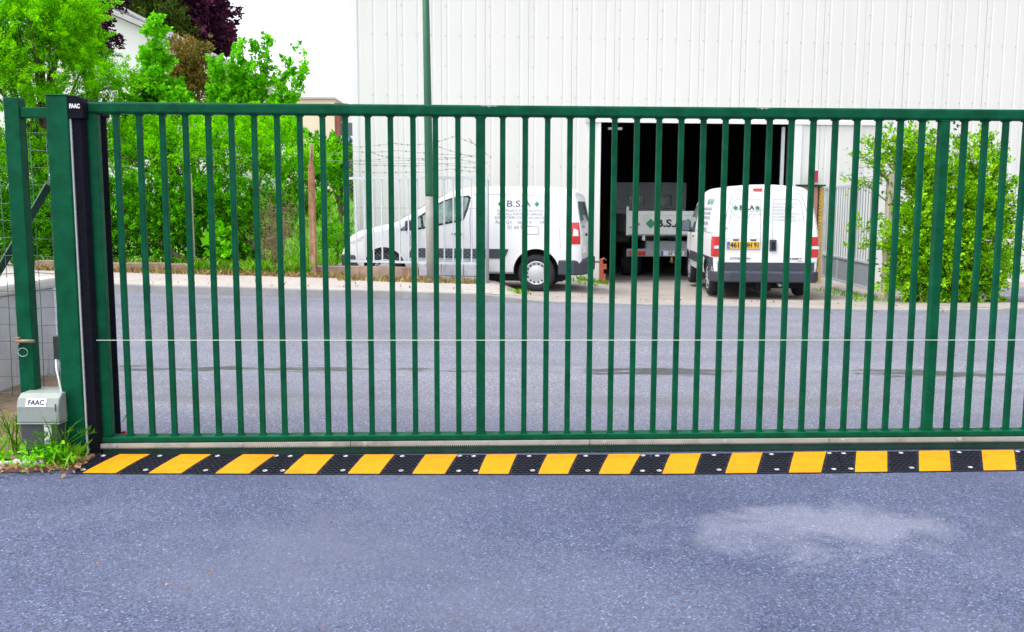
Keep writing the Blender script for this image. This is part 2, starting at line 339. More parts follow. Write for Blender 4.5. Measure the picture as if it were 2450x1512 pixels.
def fast_mesh(name, V, F4, mat, rand=None):
    me = bpy.data.meshes.new(name); nv, nf = len(V), len(F4); k = F4.shape[1]
    me.vertices.add(nv); me.vertices.foreach_set('co', V.astype(np.float32).ravel())
    me.loops.add(nf * k); me.loops.foreach_set('vertex_index', F4.astype(np.int32).ravel())
    me.polygons.add(nf); me.polygons.foreach_set('loop_start', np.arange(0, nf * k, k, dtype=np.int32))
    if rand is not None:
        at_ = me.attributes.new('leafrand', 'FLOAT', 'FACE'); at_.data.foreach_set('value', rand.astype(np.float32))
    me.materials.append(M[mat]); me.update(calc_edges=True); return me
def leaves_mesh(name, P, size, mat, asp=.55, upb=.6, rand=None, dirs=None):
    n = len(P); d = rng.normal(size=(n, 3)) if dirs is None else dirs + rng.normal(size=(n, 3)) * .6
    d /= np.linalg.norm(d, axis=1)[:, None]
    nn = rng.normal(size=(n, 3)); nn[:, 2] += upb * 2; s = np.cross(d, nn); s /= np.linalg.norm(s, axis=1)[:, None] + 1e-9
    L = (size * rng.uniform(.6, 1.35, n))[:, None]; up = np.cross(s, d)
    V = np.empty((n, 4, 3)); V[:, 0] = P; V[:, 1] = P + d * L * .5 + s * L * asp * .5 + up * L * .08
    V[:, 2] = P + d * L; V[:, 3] = P + d * L * .5 - s * L * asp * .5 + up * L * .08
    F = np.arange(n * 4).reshape(n, 4)
    if rand is None: rand = np.clip(rng.normal(.5, .25, n), 0, 1)
    return fast_mesh(name, V.reshape(-1, 3), F, mat, rand)
def sprays(lobes, nspray, per, length, spread, dirmode, shell=.55):
    """leafy sprays through a set of ellipsoids; returns leaf points, directions and one random per leaf"""
    vol = np.array([l[3] * l[4] * l[5] for l in lobes]) ** .7; vol = vol / vol.sum()
    idx = rng.choice(len(lobes), nspray, p=vol); L = np.array(lobes)[idx]
    u = rng.normal(size=(nspray, 3)); u /= np.linalg.norm(u, axis=1)[:, None]
    rr = (shell + (1 - shell) * rng.random(nspray)) ; inner = rng.random(nspray) < .25; rr[inner] *= rng.random(inner.sum())
    c = L[:, :3] + u * L[:, 3:6] * rr[:, None]
    dv = u.copy(); dv += np.array(dirmode)[None, :]; dv += rng.normal(size=(nspray, 3)) * .25; dv /= np.linalg.norm(dv, axis=1)[:, None]
    ll = length * rng.uniform(.4, 1.3, nspray)
    tt = rng.random((nspray, per)); P = c[:, None] + dv[:, None] * (tt * ll[:, None])[..., None]
    P = P + rng.normal(size=(nspray, per, 3)) * spread * (1.15 - tt)[..., None]
    tone = np.repeat(np.clip(rng.normal(.5, .2, nspray), 0, 1)[:, None], per, 1) + rng.normal(size=(nspray, per)) * .16
    D = np.repeat(dv[:, None], per, 1)
    return P.reshape(-1, 3), D.reshape(-1, 3), np.clip(tone.ravel(), 0, 1), c, dv
def plant(name, label, cat, base, lobes, nspray, per, length, spread, dirmode, size, mat, trunk_r=.06, limbs=10, group=None, asp=.55, shell=.55, bark='bark', stems=1, keep=None, trunk_name='trunk', upb=.6):
    root = thing(name, label, cat, base, 0, group)
    P, D, tone, c, dv = sprays(lobes, nspray, per, length, spread, dirmode, shell)
    if keep is not None:
        k = keep(P); P, D, tone = P[k], D[k], tone[k]
    link('crown', leaves_mesh('crown', P - np.array(base)[None], size, mat, asp, upb, tone, D), root)
    mb = MB(); bz = Vector(base); cen = Vector(np.array(lobes)[:, :3].mean(0))
    for s_ in range(stems):
        off = Vector((random.uniform(-.3, .3), random.uniform(-.2, .2), 0)) * (0 if stems == 1 else 1)
        topz = bz + off + (cen - bz) * .75; mid = bz + off * 1.5 + (cen - bz) * .4 + Vector((random.uniform(-.1, .1), random.uniform(-.1, .1), 0))
        mb.tube([bz + off - Vector((0, 0, .1)), mid, topz, cen], [trunk_r, trunk_r * .8, trunk_r * .55, trunk_r * .3], 8)
        for i in range(max(1, limbs // stems)):
            q = Vector(c[random.randrange(len(c))]); a = mid.lerp(topz, random.random()); mm = a.lerp(q, .5) + Vector((0, 0, .12))
            mb.tube([a, mm, q], [trunk_r * .4, trunk_r * .25, trunk_r * .09], 5, False)
    mb.build(trunk_name, bark, root, smooth=True, fix=False)
    return root

# ---------------------------------------------------------------- terrain
def ss(a, b_, x):
    t_ = min(1, max(0, (x - a) / (b_ - a))); return t_ * t_ * (3 - 2 * t_)
def zr(x): return min(.36, max(0.0, -.0225 * (x - 4.9)))
def kerbY(x): return 13.9 - .06 * max(0, x - 4)
def kh(x):                        # kerb upstand, lowered across the vehicle crossing
    return .12 - .085 * ss(-.5, .5, x) + .04 * ss(6.0, 7.5, x)
def road_z(x, y): return zr(x) * ss(8.8, 13.6, y)
def yard_z(x, y):
    a = .1; b_ = -.08 * ss(15.0, 18.5, y) + .01
    z = a + (b_ - a) * ss(.9, 2.4, x)
    k = zr(x) + kh(x); return k + (z - k) * ss(14.2, 15.6, y)
def pave_z(x, y): return zr(x) + kh(x) + .03 * ss(14, 16, y)
def strip(x0, x1, y0f, y1f, nx, ny, zf, skirt=None):
    vs = []; fs = []
    for i in range(nx + 1):
        x = x0 + (x1 - x0) * i / nx; a, b_ = y0f(x), y1f(x)
        for j in range(ny + 1):
            y = a + (b_ - a) * j / ny; vs.append((x, y, zf(x, y)))
    for i in range(nx):
        for j in range(ny):
            q = i * (ny + 1) + j; fs.append((q, q + ny + 1, q + ny + 2, q + 1))
    return MB().add(vs, fs)
def struct(o): o['kind'] = 'structure'; return o
# ground sheet to the horizon, kept under the built surfaces
xs = [-900, -300, -100, -50, -30] + list(np.arange(-24, 24.1, 1.0)) + [30, 50, 100, 300, 900]
ys = [-300, -60, -20] + list(np.arange(-10, 40.1, 1.0)) + [60, 100, 300, 1200]
def gz(x, y):
    if abs(x) > 60 or y > 120: return -.25
    if y < 13.5: return -.06 if y < 8 else road_z(x, y) - .08
    if y < 16.5: return min(zr(x) - .1, .1)
    if x > -3.6 and y < 42: return -.2
    return .22
vs = [(x, y, gz(x, y)) for x in xs for y in ys]; ny = len(ys)
fs = [(i * ny + j, (i + 1) * ny + j, (i + 1) * ny + j + 1, i * ny + j + 1) for i in range(len(xs) - 1) for j in range(ny - 1)]
struct(MB().add(vs, fs).build('ground', 'soil', fix=False))
struct(strip(-22, 22, lambda x: -7.0, kerbY, 88, 84, road_z).build('road', 'asphalt', smooth=True, fix=False))
def pave_end(x, y): k_ = ss(-.3, .25, x); return pave_z(x, y) * (1 - k_) + (yard_z(x, y) - .012) * k_
struct(strip(-22, .3, lambda x: kerbY(x) + .15, lambda x: 17.0 if x < -.5 else 17.0 - 1.2 * ss(-.5, .3, x), 223, 10, pave_end).build('pavement', 'pavement', smooth=True, fix=False))
struct(strip(-.2, 22, lambda x: kerbY(x) + .15, lambda x: 20.6, 80, 30, yard_z).build('yard', 'yard', smooth=True, fix=False))
struct(strip(-3.6, -.2, lambda x: 16.5, lambda x: 20.6, 12, 12, lambda x, y: yard_z(0, 16)).build('yard_behind_fence', 'yard', fix=False))
px7 = at(2372, 690, 16).x
struct(strip(px7, 16, lambda x: kerbY(x) + .155, lambda x: 19.0, 20, 20, lambda x, y: yard_z(x, y) + .006).build('side_drive', 'asphalt', smooth=True, fix=False))
# kerb of single stones
kr = struct(thing('kerb', None, None, (0, 13.9, 0)))
x = -10.5; first = None
while x < 11:
    ln = 1.0; a = x + .006; b_ = x + ln - .006; mb = MB(); vs = []
    j = random.uniform(-.012, .012); jz = random.uniform(-.006, .006)
    for xx in (a, b_):
        y0 = kerbY(xx) + j; zb = road_z(xx, y0) - .08; zt = zr(xx) + kh(xx) + .006 + jz
        vs += [(xx, y0, zb), (xx, y0 + .15, zb), (xx, y0 + .15, zt), (xx, y0 + .02, zt)]
    mb.add(vs, [(0, 1, 2, 3), (7, 6, 5, 4), (0, 3, 7, 4), (3, 2, 6, 7), (2, 1, 5, 6), (1, 0, 4, 5)])
    mb.build('kerb_stone', 'kerb', kr, bevel=.015)
    x += ln

# ---------------------------------------------------------------- sliding gate
GA = R(2.5); gdv = Vector((math.cos(GA), math.sin(GA), 0)); gn = Vector((math.sin(GA), -math.cos(GA), 0))
G0 = at(1150, 700, 5.69); G0.z = 0
def gu(x, y=660): return (online(x, y, G0, gdv) - G0).dot(gdv)
def gzv(x, y): return online(x, y, G0, gdv).z
def GP(u, z, v=0.0): return G0 + gdv * u + gn * v + Vector((0, 0, z))
def gbox(mb, u0, u1, z0, z1, v0, v1):
    return mb.obox(GP((u0 + u1) / 2, (z0 + z1) / 2, (v0 + v1) / 2), gdv * (u1 - u0) / 2, gn * (v1 - v0) / 2, Vector((0, 0, (z1 - z0) / 2)))
UL, UR = gu(218, 640), gu(2560)
ZT1, ZT0 = gzv(1150, 251), gzv(1150, 278)          # top rail
ZB1, ZB0 = gzv(1150, 1039), gzv(1150, 1051)        # bottom rail
ZK1, ZK0 = gzv(1150, 1053), gzv(1150, 1063)        # rack
gate = thing('sliding_gate', 'long dark green sliding gate of vertical bars with toothed drive rack', 'gate', GP(0, 0))
mb = MB(); gbox(mb, UL, UR, ZT0, ZT1, -.07, .005); mb.build('top_rail', 'gate_green', gate, bevel=.012)
mb = MB(); gbox(mb, UL, UR, ZB0, ZB1, -.085, .012); mb.build('bottom_rail', 'gate_green', gate, bevel=.006)
mb = MB(); gbox(mb, UL, UR, .004, ZB0 - .002, -.07, -.004); mb.build('bottom_beam', 'gate_green_dark', gate)
mb = MB(); gbox(mb, UL, UL + .075, ZB1 + .001, ZT0 - .001, -.062, 0); mb.build('end_stile', 'gate_green', gate, bevel=.005)
W1, W2 = gu(1150), gu(2243)
for wu in (W1, W2):
    mb = MB(); gbox(mb, wu - .028, wu + .028, ZB1 + .001, ZT0 - .001, -.06, 0); mb.build('wide_post', 'gate_green', gate, bevel=.005)
    for zz, sg in ((ZB1, 1), (ZT0, -1)):          # weld fillets
        mb = MB(); gbox(mb, wu - .036, wu + .036, min(zz, zz + sg * .008), max(zz, zz + sg * .008), -.066, .003); mb.build('weld', 'gate_green', gate)
ul = []
a, b_ = gu(290), gu(1096.5); ul += [a + (b_ - a) * i / 15 for i in range(16)]
a, b_ = gu(1202.5), gu(2193); ul += [a + (b_ - a) * i / 19 for i in range(20)]
ul += [gu(q) for q in (2293, 2341.5, 2390, 2438, 2486)]
hw = .0165; bm_ = MB().obox((0, 0, (ZB1 + ZT0) / 2), (hw, 0, 0), (0, hw, 0), (0, 0, (ZT0 - ZB1) / 2 - .001)).mesh('bar', 'gate_green')
wm = MB().obox((0, 0, 0), (hw + .006, 0, 0), (0, hw + .006, 0), (0, 0, .004)).mesh('weld', 'gate_green')
inv = ROOTM[gate].inverted(); rot = Matrix.Rotation(GA, 4, 'Z')
for u in ul:
    o = link('bar', bm_, gate); o.matrix_local = inv @ Matrix.Translation(GP(u, 0, -.033)) @ rot
    mo = o.modifiers.new('bevel', 'BEVEL'); mo.width = .004; mo.segments = 2
    for zz in (ZB1 + .003, ZT0 - .003):
        q = link('weld', wm, o); q.location = (0, 0, zz)
# chipped paint on the top rail
for px_, w_ in ((1172, .060), (1826, .045)):
    u = gu(px_, 255); mb = MB(); n = 11
    pts = []
    for i in range(n + 1): pts.append((u - w_ + 2 * w_ * i / n, ZT1 - .0045 - abs(math.sin(i * .9 + px_)) * .009 * math.sin(math.pi * i / n)))
    vs = [GP(p, q, .0062) for p, q in pts] + [GP(p, ZT1 - .0035, .0062) for p, q in pts]
    mb.add(vs, [(i, i + 1, n + 2 + i, n + 1 + i) for i in range(n)]); mb.build('paint_chip', 'bare', gate, fix=False)
# toothed rack in one-metre lengths with bolts
tp = .0125
joints = [UL + .01] + [gu(q, 1055) for q in (840, 1410, 1980)] + [UR]
for a, b_ in zip(joints[:-1], joints[1:]):
    a += .002; b_ -= .002; n = int((b_ - a) / tp); mb = MB()
    gbox(mb, a, b_, ZK0 + .004, ZK1, .006, .028)
    for i in range(n):
        u = a + i * tp
        f = [GP(u + .001, ZK0 + .004, .027), GP(u + .009, ZK0 + .004, .027), GP(u + .0065, ZK0 - .005, .027), GP(u + .0035, ZK0 - .005, .027)]
        k = [p - gn * .02 for p in f]; mb.add(f + k, [(0, 1, 2, 3), (0, 4, 5, 1), (1, 5, 6, 2), (2, 6, 7, 3), (3, 7, 4, 0)])
    r_ = mb.build('rack_length', 'rack', gate, fix=False)
    for k in range(2):
        u = a + (b_ - a) * (.06 + .5 * k); zb = (ZK0 + ZK1) / 2 + .003
        MB().lathe([(.014, 0), (.014, .006), (.009, .006), (.009, .012), (.0001, .012)], GP(u, zb, .028), gn, 12).build('bolt', 'zinc', r_, smooth=False)

cordo = MB().tube([online(231, 814, G0 + gn * .035, gdv), online(900, 814, G0 + gn * .034, gdv), online(2500, 813.5, G0 + gn * .035, gdv)], .0022, 6).build('cord', 'cord')
setp(cordo, 'thin pale cord stretched level across the green gate bars', 'cord')

# ---------------------------------------------------------------- gate posts and safety edges at the left end
gf = thing('guide_frame', 'green steel guide frame of two posts at the left end of the gate', 'gate frame', (gnd(195, 1098).x, 5.62, 0))
YB = 5.52
pB0, pB1 = at(130, 640, YB).x, at(181, 640, YB).x
zB = at(135, 229, YB).z
mb = MB().box((pB0, YB, 0), (pB1, YB + .11, zB)); mb.build('thick_post', 'gate_green', gf, bevel=.006)
mb = MB().box((pB0 - .004, YB - .004, zB + .001), (pB1 + .004, YB + .114, zB + .008)); mb.build('post_cap', 'gate_green', gf, bevel=.003)
YA = 5.57
pA0, pA1 = at(31, 640, YA).x, at(67, 640, YA).x; zA = at(26, 232, YA).z
mb = MB().box((pA0, YA, 0), (pA1, YA + .08, zA)); mb.build('thin_post', 'gate_green', gf, bevel=.005)
zx1, zx0 = at(80, 256, YA).z, at(80, 281, YA).z
mb = MB().box((pA1 + .001, YA + .008, zx0), (pB0 - .001, YA + .07, zx1)); mb.build('cross_bar', 'gate_green', gf, bevel=.005)
b0_, b1_ = at(118, 440, 5.95), at(-40, 712, 6.1); mb = MB().tube([b0_, b0_ + (b1_ - b0_) * ((b0_.z + .02) / (b0_.z - b1_.z))], .03, 4); mb.build('brace', 'gate_green_dark', gf)
mb = MB().box((pB0 - .05, YB + .03, at(0, 862, YB).z), (pB0 - .002, YB + .09, at(0, 806, YB).z)); mb.build('lock_box', 'dark_box', gf, bevel=.004)
zc = at(62, 815, YA).z; lx = (pA0 + pA1) / 2
k_ = MB().tube([(lx - .04, YA - .022, zc), (lx + .07, YA - .022, zc)], .011, 10).build('bolt_pin', 'rusty_bolt', gf, smooth=True)
MB().tube([(lx + .0 + .03 * math.cos(q * .4) - .01, YA - .012, zc - .07 + .026 * math.sin(q * .4)) for q in range(17)], .0022, 5).build('bolt_ring', 'galv', k_, smooth=True)
MB().box((lx - .05, YA - .03, zc - .02), (lx - .02, YA - .001, zc + .022)).build('bolt_bracket', 'rusty_bolt', k_)
MB().tube([(pB0 - .03, YB + .02, zc - .11), (pB0 - .02, YB - .002, zc - .17), (pB0 + .004, YB - .006, zc - .3), (pB0 + .012, YB - .006, zc - .7)], .006, 6).build('cable', 'alu', gf, smooth=True)
# front safety edge: aluminium rail, black rubber profile, plastic cap
def safety_edge(name, label, x0, x1, y0, y1, z0, z1, capw, logo, capx=None):
    e = thing(name, label, 'safety edge', ((x0 + x1) / 2, y0, z0), 0, 'sensitive safety edges of the gate')
    MB().box((x0, y0 + .004, z0), (x0 + .008, y1, z1)).build('aluminium_rail', 'alu' if logo else 'rubber', e)
    d = y1 - y0; pr = [(x0 + .0125, y0 + .012), (x1 - .02, y0 + .012), (x1 - .006, y0 + .03), (x1, y0 + d * .5), (x1 - .006, y1 - .02), (x1 - .02, y1), (x0 + .0125, y1)]
    MB().prism(pr, 'z', z0, z1).build('rubber_profile', 'rubber', e)
    zc0, zc1 = z1 - .02, z1 + capw; xm = (x0 + x1) / 2
    x0 = capx if capx is not None else x0
    pc = [(x0 - .004, zc0), (x1 + .006, zc0), (x1 + .008, zc1 - .04), (x1 - .004, zc1 - .012), (x1 - .03, zc1), (x0 - .004, zc1 + .004)]
    cp = MB().prism(pc, 'y', y0 - .012, y1 + .006).build('end_cap', 'rubber', e, bevel=.004)
    if logo: text('lettering', 'FAAC', .034, Vector((xm, y0 - .0135, (zc0 + zc1) / 2 + .005)) - e.location, (1, 0, 0), (0, 0, 1), 'white_print', cp, .002, .062)
    return e
ez1 = at(175, 275, YB).z
safety_edge('safety_edge', 'black rubber safety edge with aluminium rail and logo cap fixed beside the thick green post', pB1 + .001, at(215, 640, YB).x, YB + .012, YB + .09, .03, ez1, at(175, 229, YB).z - ez1, True)
# rear guide post behind the gate with its own edge
YR = 5.84
rp = thing('rear_guide_post', 'dark green guide post standing behind the left end of the gate', 'post', (at(235, 640, YR).x, YR, 0))
zr_ = at(215, 276, YR).z
xr0, xr1 = at(220, 640, YR).x, at(246, 640, YR).x
MB().box((xr0, YR, 0), (xr1, YR + .09, zr_)).build('column', 'gate_green', rp, bevel=.005)
MB().box((xr0 - .05, YR + .02, 0), (xr0 - .001, YR + .07, zr_ - .1)).build('flange', 'gate_green', rp, bevel=.005)
safety_edge('safety_edge', 'black rubber safety edge with rounded cap behind the gate beside the rear guide post', xr1 + .001, at(263, 640, YR).x, YR + .005, YR + .085, .03, at(220, 272, YR).z, at(220, 241, YR).z - at(220, 272, YR).z, False, xr0 - .01)

# green welded mesh panel beside the posts
mf = thing('mesh_fence', 'green welded wire mesh fence panel at the far left beside the posts', 'fence', (-3.3, 5.98, .2))
zz = .32; k = 0
while zz < 2.03:
    pts = [(-4.3 + i * .12, 5.98 + .004 * math.sin(i), zz + .006 * math.sin(i * 1.7 + zz * 9)) for i in range(14)]
    MB().tube(pts, .0026, 5).build('horizontal_wire', 'mesh_green', mf, smooth=True); zz += .113
for i in range(15):
    xx = -4.25 + i * .105
    MB().tube([(xx, 5.985, .3), (xx + .01, 5.986, .9), (xx, 5.985, 2.0)], .0022, 5).build('vertical_wire', 'mesh_green', mf, smooth=True)
# low concrete boundary wall at the left
cw = thing('concrete_wall', 'low stained grey concrete wall with pale cap behind the mesh fence', 'wall', (-4.4, 7, 0))
MB().box((-4.62, 5.2, -.05), (-4.22, 8.45, .80)).build('wall_body', 'concrete_wall', cw, bevel=.02)
MB().box((-4.66, 5.18, .801), (-4.19, 8.5, .90)).build('wall_cap', 'concrete_cap', cw, bevel=.03)
# soil bed with small edging stones
sb = []
pl = [gnd(-120, 1132), gnd(60, 1131), gnd(150, 1126), gnd(205, 1112), gnd(228, 1098), gnd(236, 1085), gnd(236, 1040), gnd(170, 940), gnd(120, 900), gnd(-160, 900)]
pl = [Vector((p.x, p.y, 0)) for p in pl]
vs = [(p.x, p.y, .004) for p in pl] + [(p.x * .985 - .04, p.y * .99 + .05, .028) for p in pl]; n = len(pl)
fs = [(i, (i + 1) % n, n + (i + 1) % n, n + i) for i in range(n)] + [tuple(range(n, 2 * n))]
struct(MB().add(vs, fs).build('soil_bed', 'soil'))
for i, (px_, w_) in enumerate(((-40, .2), (36, .19))):
    p = gnd(px_, 1122); o = MB().box((p.x - w_, p.y - .03, 0), (p.x + w_ - .01, p.y + .04, .055)).build('edging_stone', 'concrete_cap', bevel=.012)
    setp(o, ['short grey edging stone at the very left edge of the picture', 'short grey edging stone in the soil below the motor box'][i], 'edging stone', 'edging stones by the motor')

# gate motor
ym = 5.42; mx0, mx1 = at(40, 1000, ym).x, at(141, 1000, ym).x
z1_, z0_ = at(90, 945, ym).z, at(90, 1012, ym).z
mo_ = thing('gate_motor', 'grey and black gate motor box with logo in the weeds beside the post', 'gate motor', ((mx0 + mx1) / 2, ym + .1, 0))
pr = [(ym, z0_), (ym, z1_ - .075), (ym + .02, z1_ - .025), (ym + .06, z1_), (ym + .26, z1_), (ym + .28, z1_ - .03), (ym + .28, z0_)]
cv = MB().prism(pr, 'x', mx0, mx1).build('cover', 'motor_grey', mo_, bevel=.008)
MB().box((mx0 - .003, ym - .004, z0_ - .008), (mx1 + .003, ym + .284, z0_ - .001)).build('cover_lip', 'motor_grey', cv, bevel=.002)
MB().box((mx1 - .02, ym - .003, z1_ - .10), (mx1 - .014, ym + .001, z1_ - .055)).build('cover_notch', 'motor_dark', cv)
MB().box((mx0 + .012, ym + .01, 0.0), (mx1 - .012, ym + .26, z0_ - .009)).build('base', 'motor_dark', mo_, bevel=.008)
xm = (mx0 + mx1) / 2
lbo = MB().obox((xm - .01, ym + .009, z1_ - .0485), (.062, 0, 0), (0, .0095, .0235), (0, -.0008, .0003)).build('logo_plate', 'white_print', cv)
text('lettering', 'FAAC', .044, Vector((xm - .01, ym + .0065, z1_ - .0485)) - mo_.location, (1, 0, 0), (0, .0095, .0235), 'navy_print', cv, .001, .095)
st = MB().box((xm + .03, ym + .0075, z0_ - .13), (xm + .075, ym + .0095, z0_ - .012)).build('sticker', 'white_print', mo_)
text('lettering', 'FAAC', .016, Vector((xm + .052, ym + .0068, z0_ - .024)) - mo_.location, (1, 0, 0), (0, 0, 1), 'navy_print', st, 0, .03)
for i in range(9):
    MB().box((xm + .034 + i * .004, ym + .0066, z0_ - .125), (xm + .0355 + i * .004 + .001 * (i % 2), ym + .0074, z0_ - .105)).build('barcode_line', 'navy_print', st)
MB().tube([(mx1 - .01, ym + .1, .05), (mx1 + .05, ym + .08, .02), (mx1 + .12, ym + .1, .01)], .022, 8).build('conduit', 'rubber', mo_, smooth=True)

# ---------------------------------------------------------------- speed bump modules
J = [((170, 1133), (240, 1087)), ((653, 1134.5), (683, 1088)), ((1119.5, 1135), (1118, 1088)), ((1558, 1135), (1557, 1087)), ((2018.5, 1131), (2001, 1081)), ((2486, 1125), (2450, 1077))]
HB = .028
blab = ['leftmost black and yellow speed bump module with long slanting end by the gate post', 'second speed bump module from the left under the gate', 'middle speed bump module of the five under the gate',
        'fourth speed bump module from the left under the gate', 'rightmost speed bump module cut by the right edge of the picture']
for k in range(5):
    f0, f1 = gnd(*J[k][0], .004), gnd(*J[k + 1][0], .004); b0, b1 = gnd(*J[k][1], HB), gnd(*J[k + 1][1], HB)
    gap = .0025; du = (f1 - f0).normalized() * gap; f0 += du; b0 += du; f1 -= du; b1 -= du
    def S(u, v, h=0.0):
        p = (f0.lerp(f1, u)).lerp(b0.lerp(b1, u), v); z = .006 + (HB - .006) * (1 - (1 - v) ** 1.6); return Vector((p.x, p.y, z + h))
    bo = S(.5, .5); bo.z = 0
    bump_ = thing('speed_bump', blab[k], 'speed bump', bo, 0, 'speed bump modules under the gate')
    nv = 8; mb = MB(); vs = []
    for u in (0, 1):
        for j in range(nv + 1): vs.append(S(u, j / nv))
        for j in range(nv + 1): p = S(u, j / nv); vs.append(Vector((p.x, p.y, 0)))
    n = nv + 1; fs = [(j, j + 1, 2 * n + j + 1, 2 * n + j) for j in range(nv)] + [(j, n + j, n + j + 1, j + 1) for j in range(nv)] + [(2 * n + j, 2 * n + j + 1, 3 * n + j + 1, 3 * n + j) for j in range(nv)]
    fs += [(0, 2 * n, 3 * n, n), (nv, n + nv, 3 * n + nv, 2 * n + nv)]
    mb.add(vs, fs); mb.build('rubber_base', 'rubber_tread', bump_)
    FR = [((.055, .22), (.105, .268)), ((.383, .545), (.437, .60)), ((.715, .883), (.773, .947))]
    for (c0, c1), (d0, d1) in FR:
        mb = MB(); vs = []
        for j in range(nv + 1):
            v = .004 + .99 * j / nv
            ua, ub = c0 + (d0 - c0) * v, c1 + (d1 - c1) * v; vs += [S(ua, v, .003), S(ub, v, .003), S(ua, v, -.001), S(ub, v, -.001)]
        fs = []
        for j in range(nv):
            q = j * 4; fs += [(q, q + 1, q + 5, q + 4), (q, q + 4, q + 6, q + 2), (q + 1, q + 3, q + 7, q + 5)]
        fs += [(0, 2, 3, 1)]; mb.add(vs, fs); mb.build('yellow_stripe', 'yellow_stripe', bump_)
    def instripe(u, v, mgn=.006):
        return any(c0 + (d0 - c0) * v - mgn < u < c1 + (d1 - c1) * v + mgn for (c0, c1), (d0, d1) in FR)
    mb = MB()
    for i in range(66):
        for j in range(11):
            u = (i + .5) / 66; v = .07 + .86 * j / 10; sg = 1 if (i + j) % 2 else -1
            if instripe(u, v, .012): continue
            p = S(u, v, .001); d = Vector((.009, .011 * sg, 0)); s_ = Vector((.0025, -.002 * sg, 0))
            if sg < 0: d = Vector((.010, -.004, 0)); s_ = Vector((.001, .003, 0))
            mb.obox(p, d, s_, (0, 0, .0016))
    o = mb.build('tread', 'rubber', bump_, fix=False); o['kind'] = 'stuff'
    for u, v in ((.032, .88), (.335, .88), (.645, .88), (.96, .90), (.040, .13), (.352, .14), (.655, .13), (.955, .12)):
        if instripe(u, v, -.002): u += .03
        c = S(u, v, .003); r1 = .0150
        MB().lathe([(r1, 0), (r1, .0015), (r1 * .9, .0022), (r1 * .62, .002), (r1 * .58, -.0025)], c, (0, -.05, 1), 16).build('bolt_washer', 'zinc', bump_, smooth=True)

# ---------------------------------------------------------------- white clad hall
H0 = at(850, 500, 19.2); H1 = at(2450, 500, 20.5); H0.z = H1.z = 0
hdv = (H1 - H0).normalized(); hn = Vector((hdv.y, -hdv.x, 0)); HA = math.atan2(hdv.y, hdv.x)
def hu(x, y=500): return (online(x, y, H0, hdv) - H0).dot(hdv)
def hz(x, y): return online(x, y, H0, hdv).z
def HP(u, z, v=0.0): return H0 + hdv * u + hn * v + Vector((0, 0, z))
def hbox(mb, u0, u1, z0, z1, v0, v1):
    return mb.obox(HP((u0 + u1) / 2, (z0 + z1) / 2, (v0 + v1) / 2), hdv * (u1 - u0) / 2, hn * (v1 - v0) / 2, Vector((0, 0, (z1 - z0) / 2)))
hall = thing('industrial_hall', 'tall white metal-clad hall with open vehicle doorway', 'building', HP(8, 0, -5))
DU0, DU1, DZ = hu(1435), hu(1883), hz(1650, 294)
HZ0, HZ1 = -.12, 8.2
RP = .3; NP = 3
UA = .0; npan = 22
def prof(u0, u1):
    """clad profile: narrow recessed groove at every rib pitch"""
    pts = [(u0, 0.0)]
    k = math.floor(u0 / RP) - 1
    while k * RP < u1:
        for du, v in ((.0, 0), (.014, -.008), (.040, -.008), (.054, 0)):
            q = k * RP + .10 + du
            if u0 < q < u1: pts.append((q, v))
        k += 1
    if len(pts) > 1 and pts[1][1] < 0 : pts[0] = (u0, -.008)
    last = pts[-1][1]; pts.append((u1, last if last < 0 else 0)); return pts
scr = MB()
for k in range(npan):
    a, b_ = UA + k * RP * NP, UA + (k + 1) * RP * NP - .004
    pieces = []
    if b_ <= DU0 or a >= DU1: pieces = [(a, b_, HZ0, HZ1)]
    else:
        pieces = [(a, b_, DZ, HZ1)]
        if a < DU0: pieces.append((a, DU0, HZ0, DZ))
        if b_ > DU1: pieces.append((DU1, b_, HZ0, DZ))
    mb = MB(); dv_ = random.uniform(0, .004) * (k % 2)
    for (p0, p1, z0, z1) in pieces:
        pp = prof(p0, p1); n = len(pp)
        vs = [HP(u, z0, v + dv_) for u, v in pp] + [HP(u, z1, v + dv_) for u, v in pp]
        mb.add(vs, [(i, i + 1, n + i + 1, n + i) for i in range(n - 1)])
    mb.build('cladding_panel', 'cladding', hall, fix=False)
    for r_ in range(NP):
        u = a + r_ * RP + .085
        for zi, zq in enumerate((.9, 2.45, 4.0, 5.05 - .0, 5.6)):
            zq = [hz(1225, 232), hz(1225, 88), 2.4, hz(1225, 160), hz(1225, 18)][zi]
            if zi in (3, 4) and r_: continue
            if zi == 2 and DU0 < u < DU1: continue
            hbox(scr, u - .008, u + .008, zq - .008, zq + .008, .004, .010)
o = scr.build('cladding_screws', 'screw', hall, fix=False); o['kind'] = 'stuff'
UE = UA + npan * RP * NP
# corner flashing, side walls, roof, interior
mb = MB(); hbox(mb, -.03, .09, HZ0, HZ1, -.02, .012); mb.build('corner_flashing', 'trim_white', hall)
mb = MB(); mb.add([HP(-.02, HZ0, -.02), HP(-.02, HZ1, -.02), HP(-.02, HZ1, -24), HP(-.02, HZ0, -24)], [(0, 1, 2, 3)]); mb.build('side_wall', 'cladding', hall)
mb = MB(); mb.add([HP(UE, HZ0, 0), HP(UE, HZ1, 0), HP(UE, HZ1, -24), HP(UE, HZ0, -24)], [(0, 1, 2, 3)]); mb.build('side_wall', 'cladding', hall)
mb = MB(); hbox(mb, -.2, UE + .2, HZ1, HZ1 + .25, -24, .15); mb.build('roof', 'roof_grey', hall)
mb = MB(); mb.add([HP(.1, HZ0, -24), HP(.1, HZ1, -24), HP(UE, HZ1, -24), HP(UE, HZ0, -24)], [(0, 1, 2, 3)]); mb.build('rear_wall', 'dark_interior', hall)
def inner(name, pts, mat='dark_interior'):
    MB().add(pts, [(0, 1, 2, 3)]).build(name, mat, hall, fix=False)
